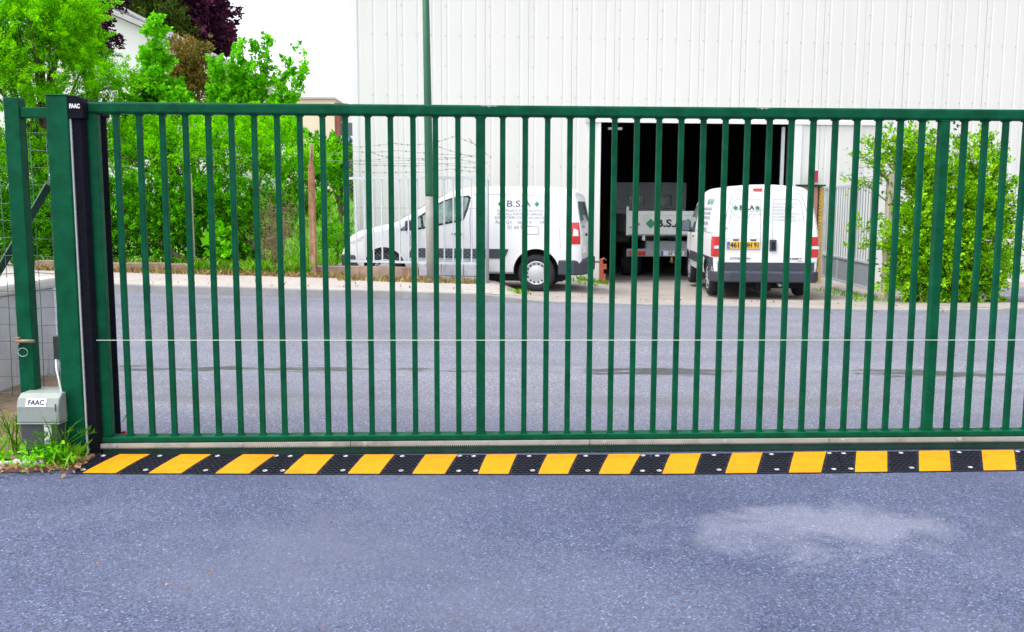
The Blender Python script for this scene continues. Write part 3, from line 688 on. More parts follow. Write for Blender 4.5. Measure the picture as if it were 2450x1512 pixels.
iu0, iu1 = DU0 - 1.2, DU1 + 2.4
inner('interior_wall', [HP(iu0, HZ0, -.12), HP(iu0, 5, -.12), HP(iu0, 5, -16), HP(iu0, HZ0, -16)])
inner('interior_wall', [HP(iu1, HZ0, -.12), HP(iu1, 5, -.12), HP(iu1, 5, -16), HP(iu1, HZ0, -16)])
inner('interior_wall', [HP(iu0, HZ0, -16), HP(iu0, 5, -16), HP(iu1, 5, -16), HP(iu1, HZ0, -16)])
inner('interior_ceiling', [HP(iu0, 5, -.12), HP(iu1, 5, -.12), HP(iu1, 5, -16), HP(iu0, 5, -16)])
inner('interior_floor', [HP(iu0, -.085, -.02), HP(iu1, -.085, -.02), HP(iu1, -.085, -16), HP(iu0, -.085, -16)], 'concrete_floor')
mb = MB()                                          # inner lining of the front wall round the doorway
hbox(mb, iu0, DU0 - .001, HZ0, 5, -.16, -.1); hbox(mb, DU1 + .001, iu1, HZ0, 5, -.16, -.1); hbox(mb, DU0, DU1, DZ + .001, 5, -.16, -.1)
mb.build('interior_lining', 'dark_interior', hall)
mb = MB(); hbox(mb, DU0 - .14, hu(2095), DZ - .01, DZ + .075, .003, .045); mb.build('lintel_trim', 'trim_white', hall)
mb = MB(); hbox(mb, DU0 - .07, DU0 - .001, HZ0, DZ - .012, -.1, .02); mb.build('door_jamb', 'trim_white', hall)
mb = MB(); hbox(mb, DU1 + .001, DU1 + .26, HZ0, DZ - .012, -.1, .03); mb.build('door_jamb', 'trim_white', hall)
mb = MB(); hbox(mb, DU1 - .13, DU1 - .06, HZ0, DZ - .05, -.16, -.12); mb.build('door_track', 'galv', hall)
mb = MB(); hbox(mb, DU0 - .32, DU0 - .24, DZ - .02, DZ + .10, .004, .06); mb.build('floodlight_bracket', 'galv', hall)
mb = MB(); hbox(mb, hu(2040), hu(2050), 0, DZ - .012, .003, .04); mb.build('door_frame', 'trim_white', hall)
mb = MB(); hbox(mb, DU0 + .2, DU0 + .5, DZ - .14, DZ - .09, -.3, -.22); mb.build('strip_lamp', 'galv', hall)
# lean-to strip of coloured brick and the red sign right of the doorway
u0, u1 = hu(1903), hu(1949)
mb = MB(); hbox(mb, u0, u1, HZ0, hz(1950, 446), .004, .12); mb.build('pink_pier', 'brick_pink', hall)
mb = MB(); hbox(mb, hu(1900), hu(1966), hz(1950, 446) + .001, hz(1950, 442), .003, .16); mb.build('pier_coping', 'gate_green', hall)
bz_ = HZ0 + .05; k = 0
bu0, bu1 = hu(1955), hu(1965)
while bz_ < hz(1960, 452):
    mb = MB(); hbox(mb, bu0, bu1, bz_, bz_ + .065, .004, .10 + random.uniform(0, .006)); mb.build('brick', 'brick_yellow', hall, bevel=.006); bz_ += .077
rs = thing('wall_sign', 'small crimson sign panel on the hall wall right of the doorway', 'sign', HP(hu(1941, 425), hz(1941, 437), .03))
mb = MB(); hbox(mb, hu(1936, 425), hu(1948, 425), hz(1941, 437), hz(1941, 409), .165, .19); mb.build('panel', 'sign_red', rs)
mb = MB(); hbox(mb, hu(1938, 425), hu(1946, 425), hz(1941, 434), hz(1941, 412), .006, .164); mb.build('bracket', 'galv', rs)
# drain channel across the doorway
mb = MB(); hbox(mb, DU0, DU1, -.079, -.066, .12, .24); struct(mb.build('drain_channel', 'galv_dark'))
# pipe rail by the wall, far right
pr_ = thing('pipe_rail', 'grey pipe rail along the hall wall at the right edge', 'rail', HP(hu(2440), 0, .5))
za = hz(2440, 607)
MB().tube([HP(hu(2395), za, .5), HP(hu(2600), za, .5)], .03, 8).build('rail', 'galv_dark', pr_, smooth=True)
for q in (2405, 2560): MB().tube([HP(hu(q), -.1, .5), HP(hu(q), za - .02, .5)], .025, 8).build('leg', 'galv_dark', pr_, smooth=True)

# red latch post beside the doorway
p = at(1442, 640, 19.2); lp = thing('latch_post', 'orange red steel latch post with notches left of the doorway', 'post', (p.x, 19.2, -.06))
zt = at(1442, 616, 19.2).z
poly = [(p.x - .07, -.08), (p.x + .06, -.08), (p.x + .06, .17), (p.x + .015, .17), (p.x + .015, .27), (p.x + .075, .27), (p.x + .075, .38), (p.x + .0, .38), (p.x + .0, .47), (p.x + .07, .47), (p.x + .07, zt - .06), (p.x + .03, zt), (p.x - .02, zt - .03), (p.x - .07, zt - .03)]
MB().prism(poly, 'y', 19.15, 19.27).build('notched_plate', 'red_steel', lp, bevel=.004)
MB().tube([(p.x - .06, 19.21, .42), (p.x - .42, 19.25, .43)], .02, 8).build('bar', 'red_steel', lp, smooth=True)

# ---------------------------------------------------------------- vans
class Van:
    def __init__(s, name, label, loc, rz, spec):
        s.root = thing(name, label, 'van', loc, rz, 'white company vans'); s.S = spec
        s.xs = [q[0] for q in spec['top']]
    def ztop(s, x):
        t = s.S['top']
        return float(np.interp(x, [q[0] for q in t], [q[1] for q in t]))
    def sec(s, x):
        S = s.S; L = S['L']; w = S['w']; zt = s.ztop(x)
        if x < .12: w -= .05 * (1 - x / .12) ** 2
        if x > L - .9: w -= S.get('nose', .16) * ((x - L + .9) / .9) ** 2.2
        zb = S['zb'] + (.10 * ss(L - .5, L, x)) + .06 * ss(.3, 0, x)
        belt = min(S['belt'], zt - .16); r = min(S['r'], (zt - belt) * .8)
        pts = [(w - .10, zb), (w - .03, zb + .04), (w - .005, zb + .15), (w + .004, zb + (belt - zb) * .62), (w, belt)]
        zs = max(belt + .01, zt - r)
        f = lambda z: w - S['lean'] * max(0, z - belt) ** 1.6
        for q in (.25, .5, .75, 1): z = belt + (zs - belt) * q; pts.append((f(z), z))
        ys = pts[-1][0]; rx = r * 1.5
        for a in (18, 36, 54, 72, 90): pts.append((ys - rx + rx * math.cos(R(a)), zs + (zt - .025 - zs) * math.sin(R(a))))
        y9 = pts[-1][0]; pts.append((y9 * .5, zt - .006)); pts.append((0, zt)); return pts
    def shear(s, x, z): return x + s.S['rl'] * max(0, z - .95) ** 1.3 * max(0, 1 - x / .7)
    def side_y(s, x, z):
        p = s.sec(max(0, x)); return float(np.interp(z, [q[1] for q in p], [q[0] for q in p]))
    def body(s):
        L = s.S['L']; st = sorted(set([0, .02, .05, .09, .14, .25, .4, .6] + list(np.linspace(.8, L - .7, 22)) + list(np.linspace(L - .65, L - .1, 9)) + [L - .05, L - .02, L] + s.xs))
        st = [q for q in st if 0 <= q <= L]
        V = []; F = []; n = None
        for x in st:
            h = s.sec(x); ring = [(s.shear(x, z), y, z) for y, z in h] + [(s.shear(x, z), -y, z) for y, z in reversed(h[:-1])]
            n = len(ring); V += ring
        for i in range(len(st) - 1):
            for j in range(n): F.append((i * n + j, i * n + (j + 1) % n, (i + 1) * n + (j + 1) % n, (i + 1) * n + j))
        F.append(tuple(range(n))); F.append(tuple(reversed(range((len(st) - 1) * n, len(st) * n))))
        o = MB().add(V, F).build('body', 'van_white', s.root, world=False)
        cut = MB()
        for ax in s.S['axles']: cut.lathe([(.0001, -1.2), (s.S['arch'], -1.2), (s.S['arch'], 1.2), (.0001, 1.2)], (ax, 0, s.S['wr'] + .02), (0, 1, 0), 40)
        me = cut.mesh('cut', 'arch_black'); co = bpy.data.objects.new('cut', me); col.objects.link(co)
        save = o.parent; o.parent = None
        md = o.modifiers.new('b', 'BOOLEAN'); md.operation = 'DIFFERENCE'; md.object = co; md.solver = 'EXACT'
        dg = bpy.context.evaluated_depsgraph_get(); dg.update()
        nm = bpy.data.meshes.new_from_object(o.evaluated_get(dg)); o.modifiers.clear(); o.data = nm; nm.name = 'body'
        bpy.data.objects.remove(co); o.parent = save
        if len(nm.materials) > 1:
            for pgn in nm.polygons: pass
        smooth_auto(o, 38); s.b = o
        # black arch faces
        if len(nm.materials) < 2: nm.materials.append(M['arch_black'])
        for pgn in nm.polygons:
            c = pgn.center
            for ax in s.S['axles']:
                d = math.hypot(c.x - ax, c.z - s.S['wr'] - .02)
                if d < s.S['arch'] + .004 and abs(pgn.normal.y) < .5: pgn.material_index = 1
        return o
    def wheels(s):
        wr = s.S['wr']
        for ax in s.S['axles']:
            for sg in (1, -1):
                y = sg * (s.S['w'] - .03); c = Vector((ax, y, wr)); a = (0, sg, 0)
                t_ = MB().lathe([(wr * .60, -.03), (wr * .68, -.006), (wr * .92, -.004), (wr, -.035), (wr, -.16), (wr * .9, -.19), (wr * .5, -.19)], c, a, 32).build('wheel', 'tyre', s.root, world=False, smooth=True)
                rm = MB().lathe([(wr * .64, -.02), (wr * .62, -.004), (wr * .56, -.012), (wr * .50, -.03), (wr * .36, -.008), (wr * .18, .0), (.0001, .004)], c, a, 32).build('hubcap', 'hub', t_, world=False, smooth=True)
                mb = MB()
                for k in range(14):
                    th = 2 * math.pi * k / 14; q = c + Vector((math.cos(th) * wr * .49, sg * -.012, math.sin(th) * wr * .49))
                    rd = Vector((math.cos(th), 0, math.sin(th))); mb.obox(q, rd * wr * .035, rd.cross(Vector((0, 1, 0))) * wr * .045, Vector((0, .006, 0)))
                mb.build('hubcap_slot', 'arch_black', rm, world=False)
        L = s.S['L']
        MB().box((.35, -s.S['w'] + .22, .17), (L - .3, s.S['w'] - .22, s.S['zb'] + .12)).build('underbody', 'arch_black', s.root, world=False)
        for ax in s.S['axles']:
            MB().box((ax - .33, -s.S['w'] + .24, .2), (ax + .33, s.S['w'] - .24, .75)).build('arch_liner', 'arch_black', s.root, world=False)
    def side_patch(s, name, poly, mat, off=.005, sg=1, parent=None, sub=3):
        pts = []; n = len(poly)
        for i in range(n):
            a, b_ = poly[i], poly[(i + 1) % n]
            for k in range(sub): pts.append((a[0] + (b_[0] - a[0]) * k / sub, a[1] + (b_[1] - a[1]) * k / sub))
        cx = sum(q[0] for q in pts) / len(pts); cz = sum(q[1] for q in pts) / len(pts); n = len(pts)
        def P(x, z, o_): return (s.shear(x, z), sg * (s.side_y(x, z) + o_), z)
        V = [P(x, z, off) for x, z in pts] + [P(cx + (x - cx) * .5, cz + (z - cz) * .5, off) for x, z in pts] + [P(cx, cz, off)] + [P(x, z, -.004) for x, z in pts]
        F = [(i, (i + 1) % n, n + (i + 1) % n, n + i) for i in range(n)] + [(n + i, n + (i + 1) % n, 2 * n) for i in range(n)] + [(i, 2 * n + 1 + i, 2 * n + 1 + (i + 1) % n, (i + 1) % n) for i in range(n)]
        o = MB().add(V, F).build(name, mat, parent or s.root, world=False); smooth_auto(o, 30); return o
    def rear_patch(s, name, poly, mat, off=.005, parent=None):
        n = len(poly); V = [(s.shear(0, z) - off, -r, z) for r, z in poly] + [(s.shear(0, z) + .01, -r, z) for r, z in poly]
        return MB().add(V, [tuple(range(n))] + [(i, n + i, n + (i + 1) % n, (i + 1) % n) for i in range(n)]).build(name, mat, parent or s.root, world=False)
    def ribbon(s, name, path, wd, mat='seam', rear=False, sg=1, parent=None, off=.003):
        V = []; F = []; pp = []
        for (a, b_) in zip(path[:-1], path[1:]):
            for k in range(6): pp.append((a[0] + (b_[0] - a[0]) * k / 6, a[1] + (b_[1] - a[1]) * k / 6))
        pp.append(path[-1])
        for i, (x, z) in enumerate(pp):
            x0, z0 = pp[max(i - 1, 0)]; x1, z1 = pp[min(i + 1, len(pp) - 1)]; d = math.hypot(x1 - x0, z1 - z0); nx, nz = -(z1 - z0) / d * wd / 2, (x1 - x0) / d * wd / 2
            for q in (1, -1):
                X, Z = x + nx * q, z + nz * q
                V.append((s.shear(0, Z) - off, -X, Z) if rear else (s.shear(X, Z), sg * (s.side_y(X, Z) + off), Z))
        F = [(2 * i, 2 * i + 1, 2 * i + 3, 2 * i + 2) for i in range(len(pp) - 1)]
        return MB().add(V, F).build(name, mat, parent or s.root, world=False)
    def side_text(s, t_, size, x, z, mat, width=None, sg=1, bold=0, name='lettering'):
        y = s.side_y(x, z) + .006; e = .05; sl = s.side_y(x, z + e) - s.side_y(x, z - e)
        y = max(s.side_y(x - .4, z), s.side_y(x + .4, z), s.side_y(x, z)) + .004
        return text(name, t_, size, (s.shear(x, z), sg * y, z), (-sg, 0, 0), (0, sg * sl, 2 * e), mat, s.root, bold, width)
    def rear_text(s, t_, size, r, z, mat, width=None, bold=0, align='CENTER', parent=None, off=.006):
        e = .05; sl = s.shear(0, z + e) - s.shear(0, z - e)
        return text('lettering', t_, size, (s.shear(0, z) - off, -r, z), (0, -1, 0), (sl, 0, 2 * e), mat, parent or s.root, bold, width, align)
    def diamond(s, r, z, d, rear=True, sg=1):
        if rear: return s.rear_patch('diamond_mark', [(r - d, z), (r, z - d * 1.1), (r + d, z), (r, z + d * 1.1)], 'diamond', .006)
        return s.side_patch('diamond_mark', [(r - d, z), (r, z - d * 1.1), (r + d, z), (r, z + d * 1.1)], 'diamond', .006, sg, sub=2)

# small van parked side-on behind the fence
hd = Vector((-.983, .18, 0)).normalized(); rzv = math.atan2(hd.y, hd.x); lf = Vector((-hd.y, hd.x, 0))
rw = at(1283, 600, 15.85); rear_pt = Vector((rw.x, 15.85, 0)) - hd * .78 - lf * .87; rear_pt.z = .095
v1 = Van('parked_van', 'white small van parked side-on behind the fence, its nose to the left', rear_pt, rzv,
         dict(L=4.38, w=.89, zb=.30, belt=1.02, lean=.20, r=.14, rl=.20, wr=.325, arch=.40, axles=(.78, 3.51), nose=.22,
              top=[(0, 1.70), (.04, 1.75), (.15, 1.79), (.6, 1.82), (1.6, 1.83), (2.05, 1.815), (2.3, 1.765), (2.7, 1.57), (3.1, 1.335), (3.38, 1.19), (3.7, 1.125), (4.0, 1.055), (4.18, .98), (4.30, .87), (4.38, .68)]))
v1.body(); v1.wheels()
for sg in (1, -1):
    wf = v1.side_patch('window_seal', [(3.24, 1.035), (3.16, 1.09), (2.75, 1.37), (2.45, 1.56), (2.25, 1.625), (1.99, 1.655), (1.945, 1.62), (1.99, 1.42), (2.06, 1.225), (2.2, 1.19), (2.9, 1.05)], 'arch_black', .004, sg)
    v1.side_patch('door_window', [(2.77, 1.11), (2.80, 1.295), (2.5, 1.50), (2.27, 1.595), (2.02, 1.625), (1.985, 1.60), (2.02, 1.43), (2.09, 1.255), (2.2, 1.225)], 'van_glass', .008, sg, wf)
    v1.side_patch('quarter_window', [(3.19, 1.052), (2.84, 1.27), (2.82, 1.10)], 'van_glass', .008, sg, wf)
    v1.side_patch('rub_strip', [(1.26, .735), (1.33, .57), (3.06, .57), (3.0, .735)], 'van_grey', .018, sg)
    v1.ribbon('door_seam', [(1.97, .40), (1.93, .8), (1.95, 1.25), (1.93, 1.66)], .010, sg=sg)
    v1.ribbon('door_seam', [(3.02, .75), (3.02, .95), (3.1, 1.04)], .010, sg=sg)
    v1.ribbon('roof_gutter', [(.5, 1.63), (1.0, 1.665), (1.9, 1.675)], .007, sg=sg)
    v1.ribbon('panel_crease', [(.36, .75), (.38, 1.2), (.5, 1.62)], .006, sg=sg)
    v1.side_patch('door_handle', [(2.27, .975), (2.06, .975), (2.06, 1.0), (2.27, 1.0)], 'van_grey', .014, sg)
    fl = v1.side_patch('fuel_flap', [(.97, .99), (.74, .99), (.73, 1.0), (.73, 1.10), (.76, 1.13), (.97, 1.13)], 'seam', .002, sg)
    v1.side_patch('fuel_flap_face', [(.96, 1.0), (.745, 1.0), (.74, 1.01), (.74, 1.095), (.765, 1.12), (.96, 1.12)], 'van_white', .005, sg, fl)
    tl = v1.side_patch('tail_light', [(.22, .83), (.02, .83), (.015, 1.2), (.23, 1.2)], 'red_lens', .008, sg)
    v1.side_patch('reverse_lens', [(.15, .97), (.05, .97), (.05, 1.07), (.12, 1.10)], 'clear_lens', .011, sg, tl)
    hl = v1.side_patch('headlight', [(4.28, .78), (3.98, .86), (3.86, .97), (4.0, .985), (4.2, .89)], 'clear_lens', .008, sg)
    v1.side_text('B.S.A', .155, 1.10, 1.51, 'text_dark', .42, sg, .001)
    v1.diamond(.78, 1.51, .045, False, sg); v1.diamond(1.42, 1.51, .045, False, sg)
    v1.side_text('MAINTENANCE ET INSTALLATION', .06, 1.07, 1.395, 'text_grey', .80, sg)
    v1.side_text('PORTAILS, PORTES DE GARAGE', .06, 1.07, 1.335, 'text_grey', .78, sg)
    v1.side_text('AUTOMATISMES CONTROLES D\'ACCES', .06, 1.07, 1.275, 'text_grey', .88, sg)
    v1.side_text('Port. GV    06 09 4      59', .085, 1.07, 1.195, 'text_grey', .84, sg)
    v1.side_text('01 64 97 37', .085, 1.07, 1.11, 'text_grey', .42, sg)
vs = []; WX = (2.40, 2.55, 2.7, 2.9, 3.1, 3.25, 3.36); WY = (-.86, -.6, -.3, 0, .3, .6, .86)
for x in WX:
    hh = v1.sec(x); ys_ = [q[0] for q in hh[8:]][::-1]; zs_ = [q[1] for q in hh[8:]][::-1]
    for f_ in WY:
        y = f_ * hh[8][0]; vs.append((x + .006, y, float(np.interp(abs(y), ys_, zs_)) + .006))
n = len(WY); MB().add(vs, [(n * i + j, n * i + j + 1, n * i + n + j + 1, n * i + n + j) for i in range(len(WX) - 1) for j in range(n - 1)]).build('windscreen', 'van_glass', v1.root, world=False, smooth=True)
def bumper(v, x_in, x_out, w_, z0, z1, front, mat='van_grey'):
    s_ = -1 if not front else 1
    o_ = [(x_in, w_), (x_out - s_ * .22, w_ + .005), (x_out - s_ * .06, w_ - .09), (x_out, w_ - .3), (x_out + s_ * .01, 0)]
    poly = o_ + [(a, -b_) for a, b_ in reversed(o_[:-1])]
    return MB().prism(poly, 'z', z0, z1).build('front_bumper' if front else 'rear_bumper', mat, v.root, world=False, bevel=.03, seg=3)
bumper(v1, .40, -.10, .905, .30, .56, False); bumper(v1, 3.93, 4.43, .80, .22, .60, True)
v1.rear_patch('rear_window', [(-.68, 1.2), (.68, 1.2), (.58, 1.56), (-.58, 1.56)], 'van_glass', .004)
v1.ribbon('door_seam', [(0, .6), (0, 1.7)], .012, rear=True)
v1.rear_text('MAINTENANCE', .08, -.45, 1.12, 'text_grey', .5); v1.rear_patch('door_handle', [(-.12, .95), (-.02, .95), (-.02, 1.0), (-.12, 1.0)], 'van_grey', .02)
pp_ = v1.rear_patch('number_plate', [(-.66, .66), (-.14, .66), (-.14, .78), (-.66, .78)], 'white_print', .01)
MB().box((-.03, -.5, .80), (.0, -.3, .83)).build('plate_lamp', 'van_grey', v1.root, world=False)
for sg in (1, -1):
    mr_ = MB().box((2.93, sg * .93, 1.06), (3.06, sg * 1.1, 1.22)).build('wing_mirror', 'van_grey', v1.root, world=False, bevel=.03, seg=3)

# larger van seen from behind in front of the doorway
hd = Vector((.07, .997, 0)).normalized(); rzv = math.atan2(hd.y, hd.x); lf = Vector((-hd.y, hd.x, 0))
rc = at(1833, 600, 15.55); rear_pt = Vector((rc.x, 15.55, .0))
v2 = Van('parked_van', 'white van with yellow number plate seen from behind at the hall doorway', rear_pt, rzv,
         dict(L=4.44, w=.885, zb=.34, belt=1.02, lean=.24, r=.17, rl=.13, wr=.315, arch=.375, axles=(.82, 3.55), nose=.2,
              top=[(0, 1.85), (.04, 1.91), (.12, 1.94), (.5, 1.955), (2.5, 1.955), (2.85, 1.90), (3.1, 1.74), (3.35, 1.50), (3.65, 1.20), (3.95, 1.10), (4.2, 1.0), (4.36, .85), (4.44, .65)]))
v2.body(); v2.wheels()
for sg in (1, -1):
    wf = v2.side_patch('window_seal', [(3.55, 1.06), (3.4, 1.28), (3.15, 1.55), (2.9, 1.66), (2.55, 1.68), (2.52, 1.08)], 'arch_black', .004, sg)
    v2.side_patch('door_window', [(3.45, 1.10), (3.34, 1.28), (3.12, 1.50), (2.9, 1.61), (2.6, 1.635), (2.57, 1.11)], 'van_glass', .008, sg, wf)
    v2.side_patch('rub_strip', [(1.22, .52), (3.14, .52), (3.14, .70), (1.22, .70)], 'van_grey', .016, sg)
    v2.side_patch('rear_skirt', [(.06, .40), (.44, .40), (.46, .70), (1.2, .70), (1.19, .71), (.06, .71)], 'van_grey', .012, sg)
    v2.ribbon('door_seam', [(2.46, .45), (2.46, 1.2), (2.5, 1.72)], .010, sg=sg)
    v2.ribbon('side_crease', [(.1, 1.12), (2.4, 1.12)], .008, sg=sg)
    v2.side_patch('door_handle', [(2.62, .98), (2.75, .98), (2.75, 1.01), (2.62, 1.01)], 'van_grey', .014, sg)
    v2.side_text('B.S.A', .14, 1.35, 1.66, 'diamond', .5, sg, .003); v2.diamond(.98 if sg > 0 else 1.72, 1.66, .07, False, sg)
    v2.side_text('MAINTENANCE ET INSTALLATION', .075, 1.35, 1.53, 'text_grey', 1.0, sg)
    v2.side_text('PORTAILS, PORTES DE GARAGE', .075, 1.35, 1.45, 'text_grey', 1.0, sg)
    v2.side_text('AUTOMATISMES CONTROLES D\'ACCES', .075, 1.35, 1.37, 'text_grey', 1.1, sg)
    v2.side_text('Port. 06 09 4', .1, 1.35, 1.27, 'text_grey', .9, sg, .002); v2.side_text('01 64 97 37', .1, 1.35, 1.16, 'text_grey', .8, sg, .002)
    # lamps wrap the rear corner
    tl = v2.side_patch('tail_light', [(.006, .73), (.15, .73), (.15, 1.07), (.006, 1.07)], 'red_lens', .012, sg)
    e = .90
    v2.rear_patch('lens_rear', [(-sg * .725, .73), (-sg * .86, .73), (-sg * .855, 1.07), (-sg * .735, 1.07)], 'red_lens', .012, tl)
    v2.rear_patch('reverse_lens', [(-sg * .722, .865), (-sg * .868, .865), (-sg * .868, .915), (-sg * .722, .915)], 'clear_lens', .016, tl)
    v2.rear_patch('lamp_base', [(-sg * .73, .655), (-sg * .84, .655), (-sg * .84, .715), (-sg * .73, .715)], 'van_white', .010, tl)
    v2.ribbon('door_gap', [(sg * .715, .64), (sg * .725, 1.1), (sg * .66, 1.5), (sg * .575, 1.76), (sg * .5, 1.80)], .008, rear=True)
    m_ = MB().box((3.0, sg * .90, 1.08), (3.12, sg * 1.09, 1.30)).build('wing_mirror', 'van_grey', v2.root, world=False, bevel=.03, seg=3)
    MB().box((2.994, sg * .93, 1.10), (2.9985, sg * 1.07, 1.28)).build('mirror_glass', 'pane', m_, world=False, bevel=.01)
    # pressed panel outline of each door
    a0 = sg * .06
    v2.ribbon('panel_outline', [(sg * .10, 1.0), (sg * .10, 1.66), (sg * .13, 1.70), (sg * .50, 1.70), (sg * .56, 1.66), (sg * .62, 1.3)], .008, rear=True)
    v2.ribbon('hinge', [(sg * .715, 1.21), (sg * .65, 1.21)], .02, rear=True)
bumper(v2, .44, -.09, .905, .30, .485, False)
v2.rear_patch('tailgate_band', [(-.80, .492), (.80, .492), (.80, .635), (-.80, .635)], 'van_grey', .02)
v2.ribbon('door_seam', [(0, .5), (0, 1.84)], .012, rear=True, off=.024)
v2.rear_patch('brake_light', [(-.225, 1.835), (-.085, 1.835), (-.075, 1.855), (-.085, 1.882), (-.225, 1.882), (-.235, 1.855)], 'red_lens', .012)
rb = v2.rear_patch('plate_recess', [(-.67, .855), (-.10, .855), (-.10, 1.035), (-.67, 1.035)], 'seam', .004)
v2.rear_patch('plate_recess_face', [(-.665, .86), (-.105, .86), (-.105, 1.03), (-.665, 1.03)], 'van_white', .006, rb)
for q in (-.51, -.22): v2.rear_patch('plate_lamp', [(q - .055, 1.025), (q - .04, 1.0), (q + .04, 1.0), (q + .055, 1.025)], 'van_grey', .014, rb)
np_ = v2.rear_patch('number_plate', [(-.655, .868), (-.115, .868), (-.115, .982), (-.655, .982)], 'plate_yellow', .012)
v2.rear_patch('plate_band', [(-.655, .868), (-.61, .868), (-.61, .982), (-.655, .982)], 'plate_blue', .014, np_)
v2.rear_text('F', .04, -.632, .90, 'white_print', None, 0, 'CENTER', np_, .016)
v2.rear_text('461', .118, -.52, .925, 'text_black', .145, .003, 'CENTER', np_, .0145); v2.rear_text('DH 91', .118, -.245, .925, 'text_black', .235, .003, 'CENTER', np_, .0145)
lb_ = v2.rear_patch('latch_box', [(.055, .83), (.165, .83), (.165, 1.02), (.055, 1.02)], 'van_grey', .022)
v2.rear_patch('latch_grip', [(.085, .86), (.14, .86), (.14, .98), (.085, .98)], 'arch_black', .025, lb_)
v2.diamond(-.52, 1.555, .04); v2.diamond(-.155, 1.555, .04)
v2.rear_text('B.S.A', .105, -.335, 1.555, 'text_black', .25, .003); v2.ribbon('underline', [(-.46, 1.495), (-.16, 1.495)], .006, rear=True, off=.006)
v2.rear_text('Port. 06 09 47 89 59', .046, -.335, 1.44, 'text_grey', .46); v2.rear_text('01 64 97 37', .046, -.335, 1.39, 'text_grey', .30)
for i, s_ in enumerate(('MAINTENANCE ET', 'INSTALLATION', 'PORTAILS', 'PORTES DE GARAGE', 'AUTOMATISMES', 'CONTROLES D\'ACCES')):
    v2.rear_text(s_, .050, .11, 1.62 - i * .055, 'text_grey', (.40, .33, .22, .45, .36, .46)[i], 0, 'LEFT')
v2.rear_text('CITROEN', .042, -.43, .70, 'text_black', .34, .001); v2.rear_text('JUMPY', .042, .49, .70, 'text_black', .24, .001); v2.rear_text('HDi', .025, .57, .662, 'text_black', .08)
MB().tube([(.12, -.25, .27), (-.02, -.25, .25)], .03, 8).build('exhaust', 'truck_grey', v2.root, world=False, smooth=True)
MB().box((.3, -.18, .12), (.7, .1, .3)).build('spare_wheel', 'tyre', v2.root, world=False, bevel=.05, seg=3)

# tipper truck inside the hall
tx = at(1601, 560, 21.3).x
tr = thing('tipper_truck', 'white tipper truck with dark headboard parked inside the dark hall', 'truck', (tx, 21.3, -.085), R(90))
def tb(name, a, b_, mat, parent=None, bevel=.01): return MB().box(a, b_).build(name, mat, parent or tr, world=False, bevel=bevel)
tg = tb('tailgate', (0, -1.0, 1.02), (.045, 1.0, 1.56), 'truck_white')
tb('tailgate_rim', (-.012, -1.0, 1.46), (-.001, 1.0, 1.56), 'truck_white', tg, .004); tb('tailgate_rim', (-.012, -1.0, 1.02), (-.001, 1.0, 1.08), 'truck_white', tg, .004)
for q in (-1.0, .94): tb('corner_post', (-.02, q, 1.0), (.06, q + .06, 1.66), 'truck_white', tg, .006)
text('lettering', 'B.S.A', .24, (-.004, .0, 1.27), (0, -1, 0), (0, 0, 1), 'text_black', tg, .008, .62)
for q in (-.43, .43):
    MB().add([(-.004, q + .115, 1.27), (-.004, q, 1.39), (-.004, q - .115, 1.27), (-.004, q, 1.15)], [(0, 1, 2, 3)]).build('diamond_mark', 'diamond', tg, world=False)
for (dy, dz) in ((0, .045), (.035, -.015), (-.035, -.015)):
    c = (-.004, .74 + dy, 1.27 + dz); MB().add([(c[0], c[1] + .028, c[2]), (c[0], c[1], c[2] + .035), (c[0], c[1] - .028, c[2]), (c[0], c[1], c[2] - .035)], [(0, 1, 2, 3)]).build('red_emblem', 'sign_red', tg, world=False)
MB().box((-.005, .86, 1.17), (-.001, .92, 1.2)).build('orange_sticker', 'orange_lens', tg, world=False)
for sg in (1, -1): tb('side_board', (.06, sg * .96, 1.08), (3.3, sg * 1.0, 1.5), 'truck_white')
tb('bed_floor', (.05, -.98, .98), (3.4, .98, 1.06), 'truck_grey')
hb_ = tb('headboard', (3.35, -1.0, 1.08), (3.40, 1.0, 1.62), 'truck_grey')
tb('headboard_rail', (3.34, -1.0, 2.24), (3.41, 1.0, 2.30), 'truck_grey', hb_)
for q in (-1.0, -.03, .94): tb('headboard_post', (3.34, q, 1.621), (3.41, q + .06, 2.239), 'truck_grey', hb_)
for (ya, yb, z0, z1) in ((-.94, .94, 1.621, 1.70), (-.94, .94, 1.97, 2.239), (-.94, -.62, 1.701, 1.969), (-.16, .10, 1.701, 1.969), (.62, .94, 1.701, 1.969)): tb('headboard_panel', (3.352, ya, z0), (3.366, yb, z1), 'truck_grey', hb_, 0)
mb = MB()
for i in range(40):
    q = -.95 + i * .0487; mb.box((3.37, q, 1.63), (3.376, q + .01, 2.24))
for i in range(13): mb.box((3.377, -.95, 1.64 + i * .047), (3.383, .95, 1.65 + i * .047))
mb.build('headboard_mesh', 'truck_grey', hb_, world=False, fix=False)['kind'] = 'stuff'
cab = MB().prism([(3.55, .7), (3.52, 1.6), (3.6, 2.12), (4.9, 2.14), (5.35, 1.5), (5.42, .7)], 'y', -.86, .86).build('cab', 'truck_white', tr, world=False, bevel=.08, seg=3)
tb('rear_window', (3.50, -.5, 1.62), (3.545, .5, 1.98), 'van_glass', cab, 0)
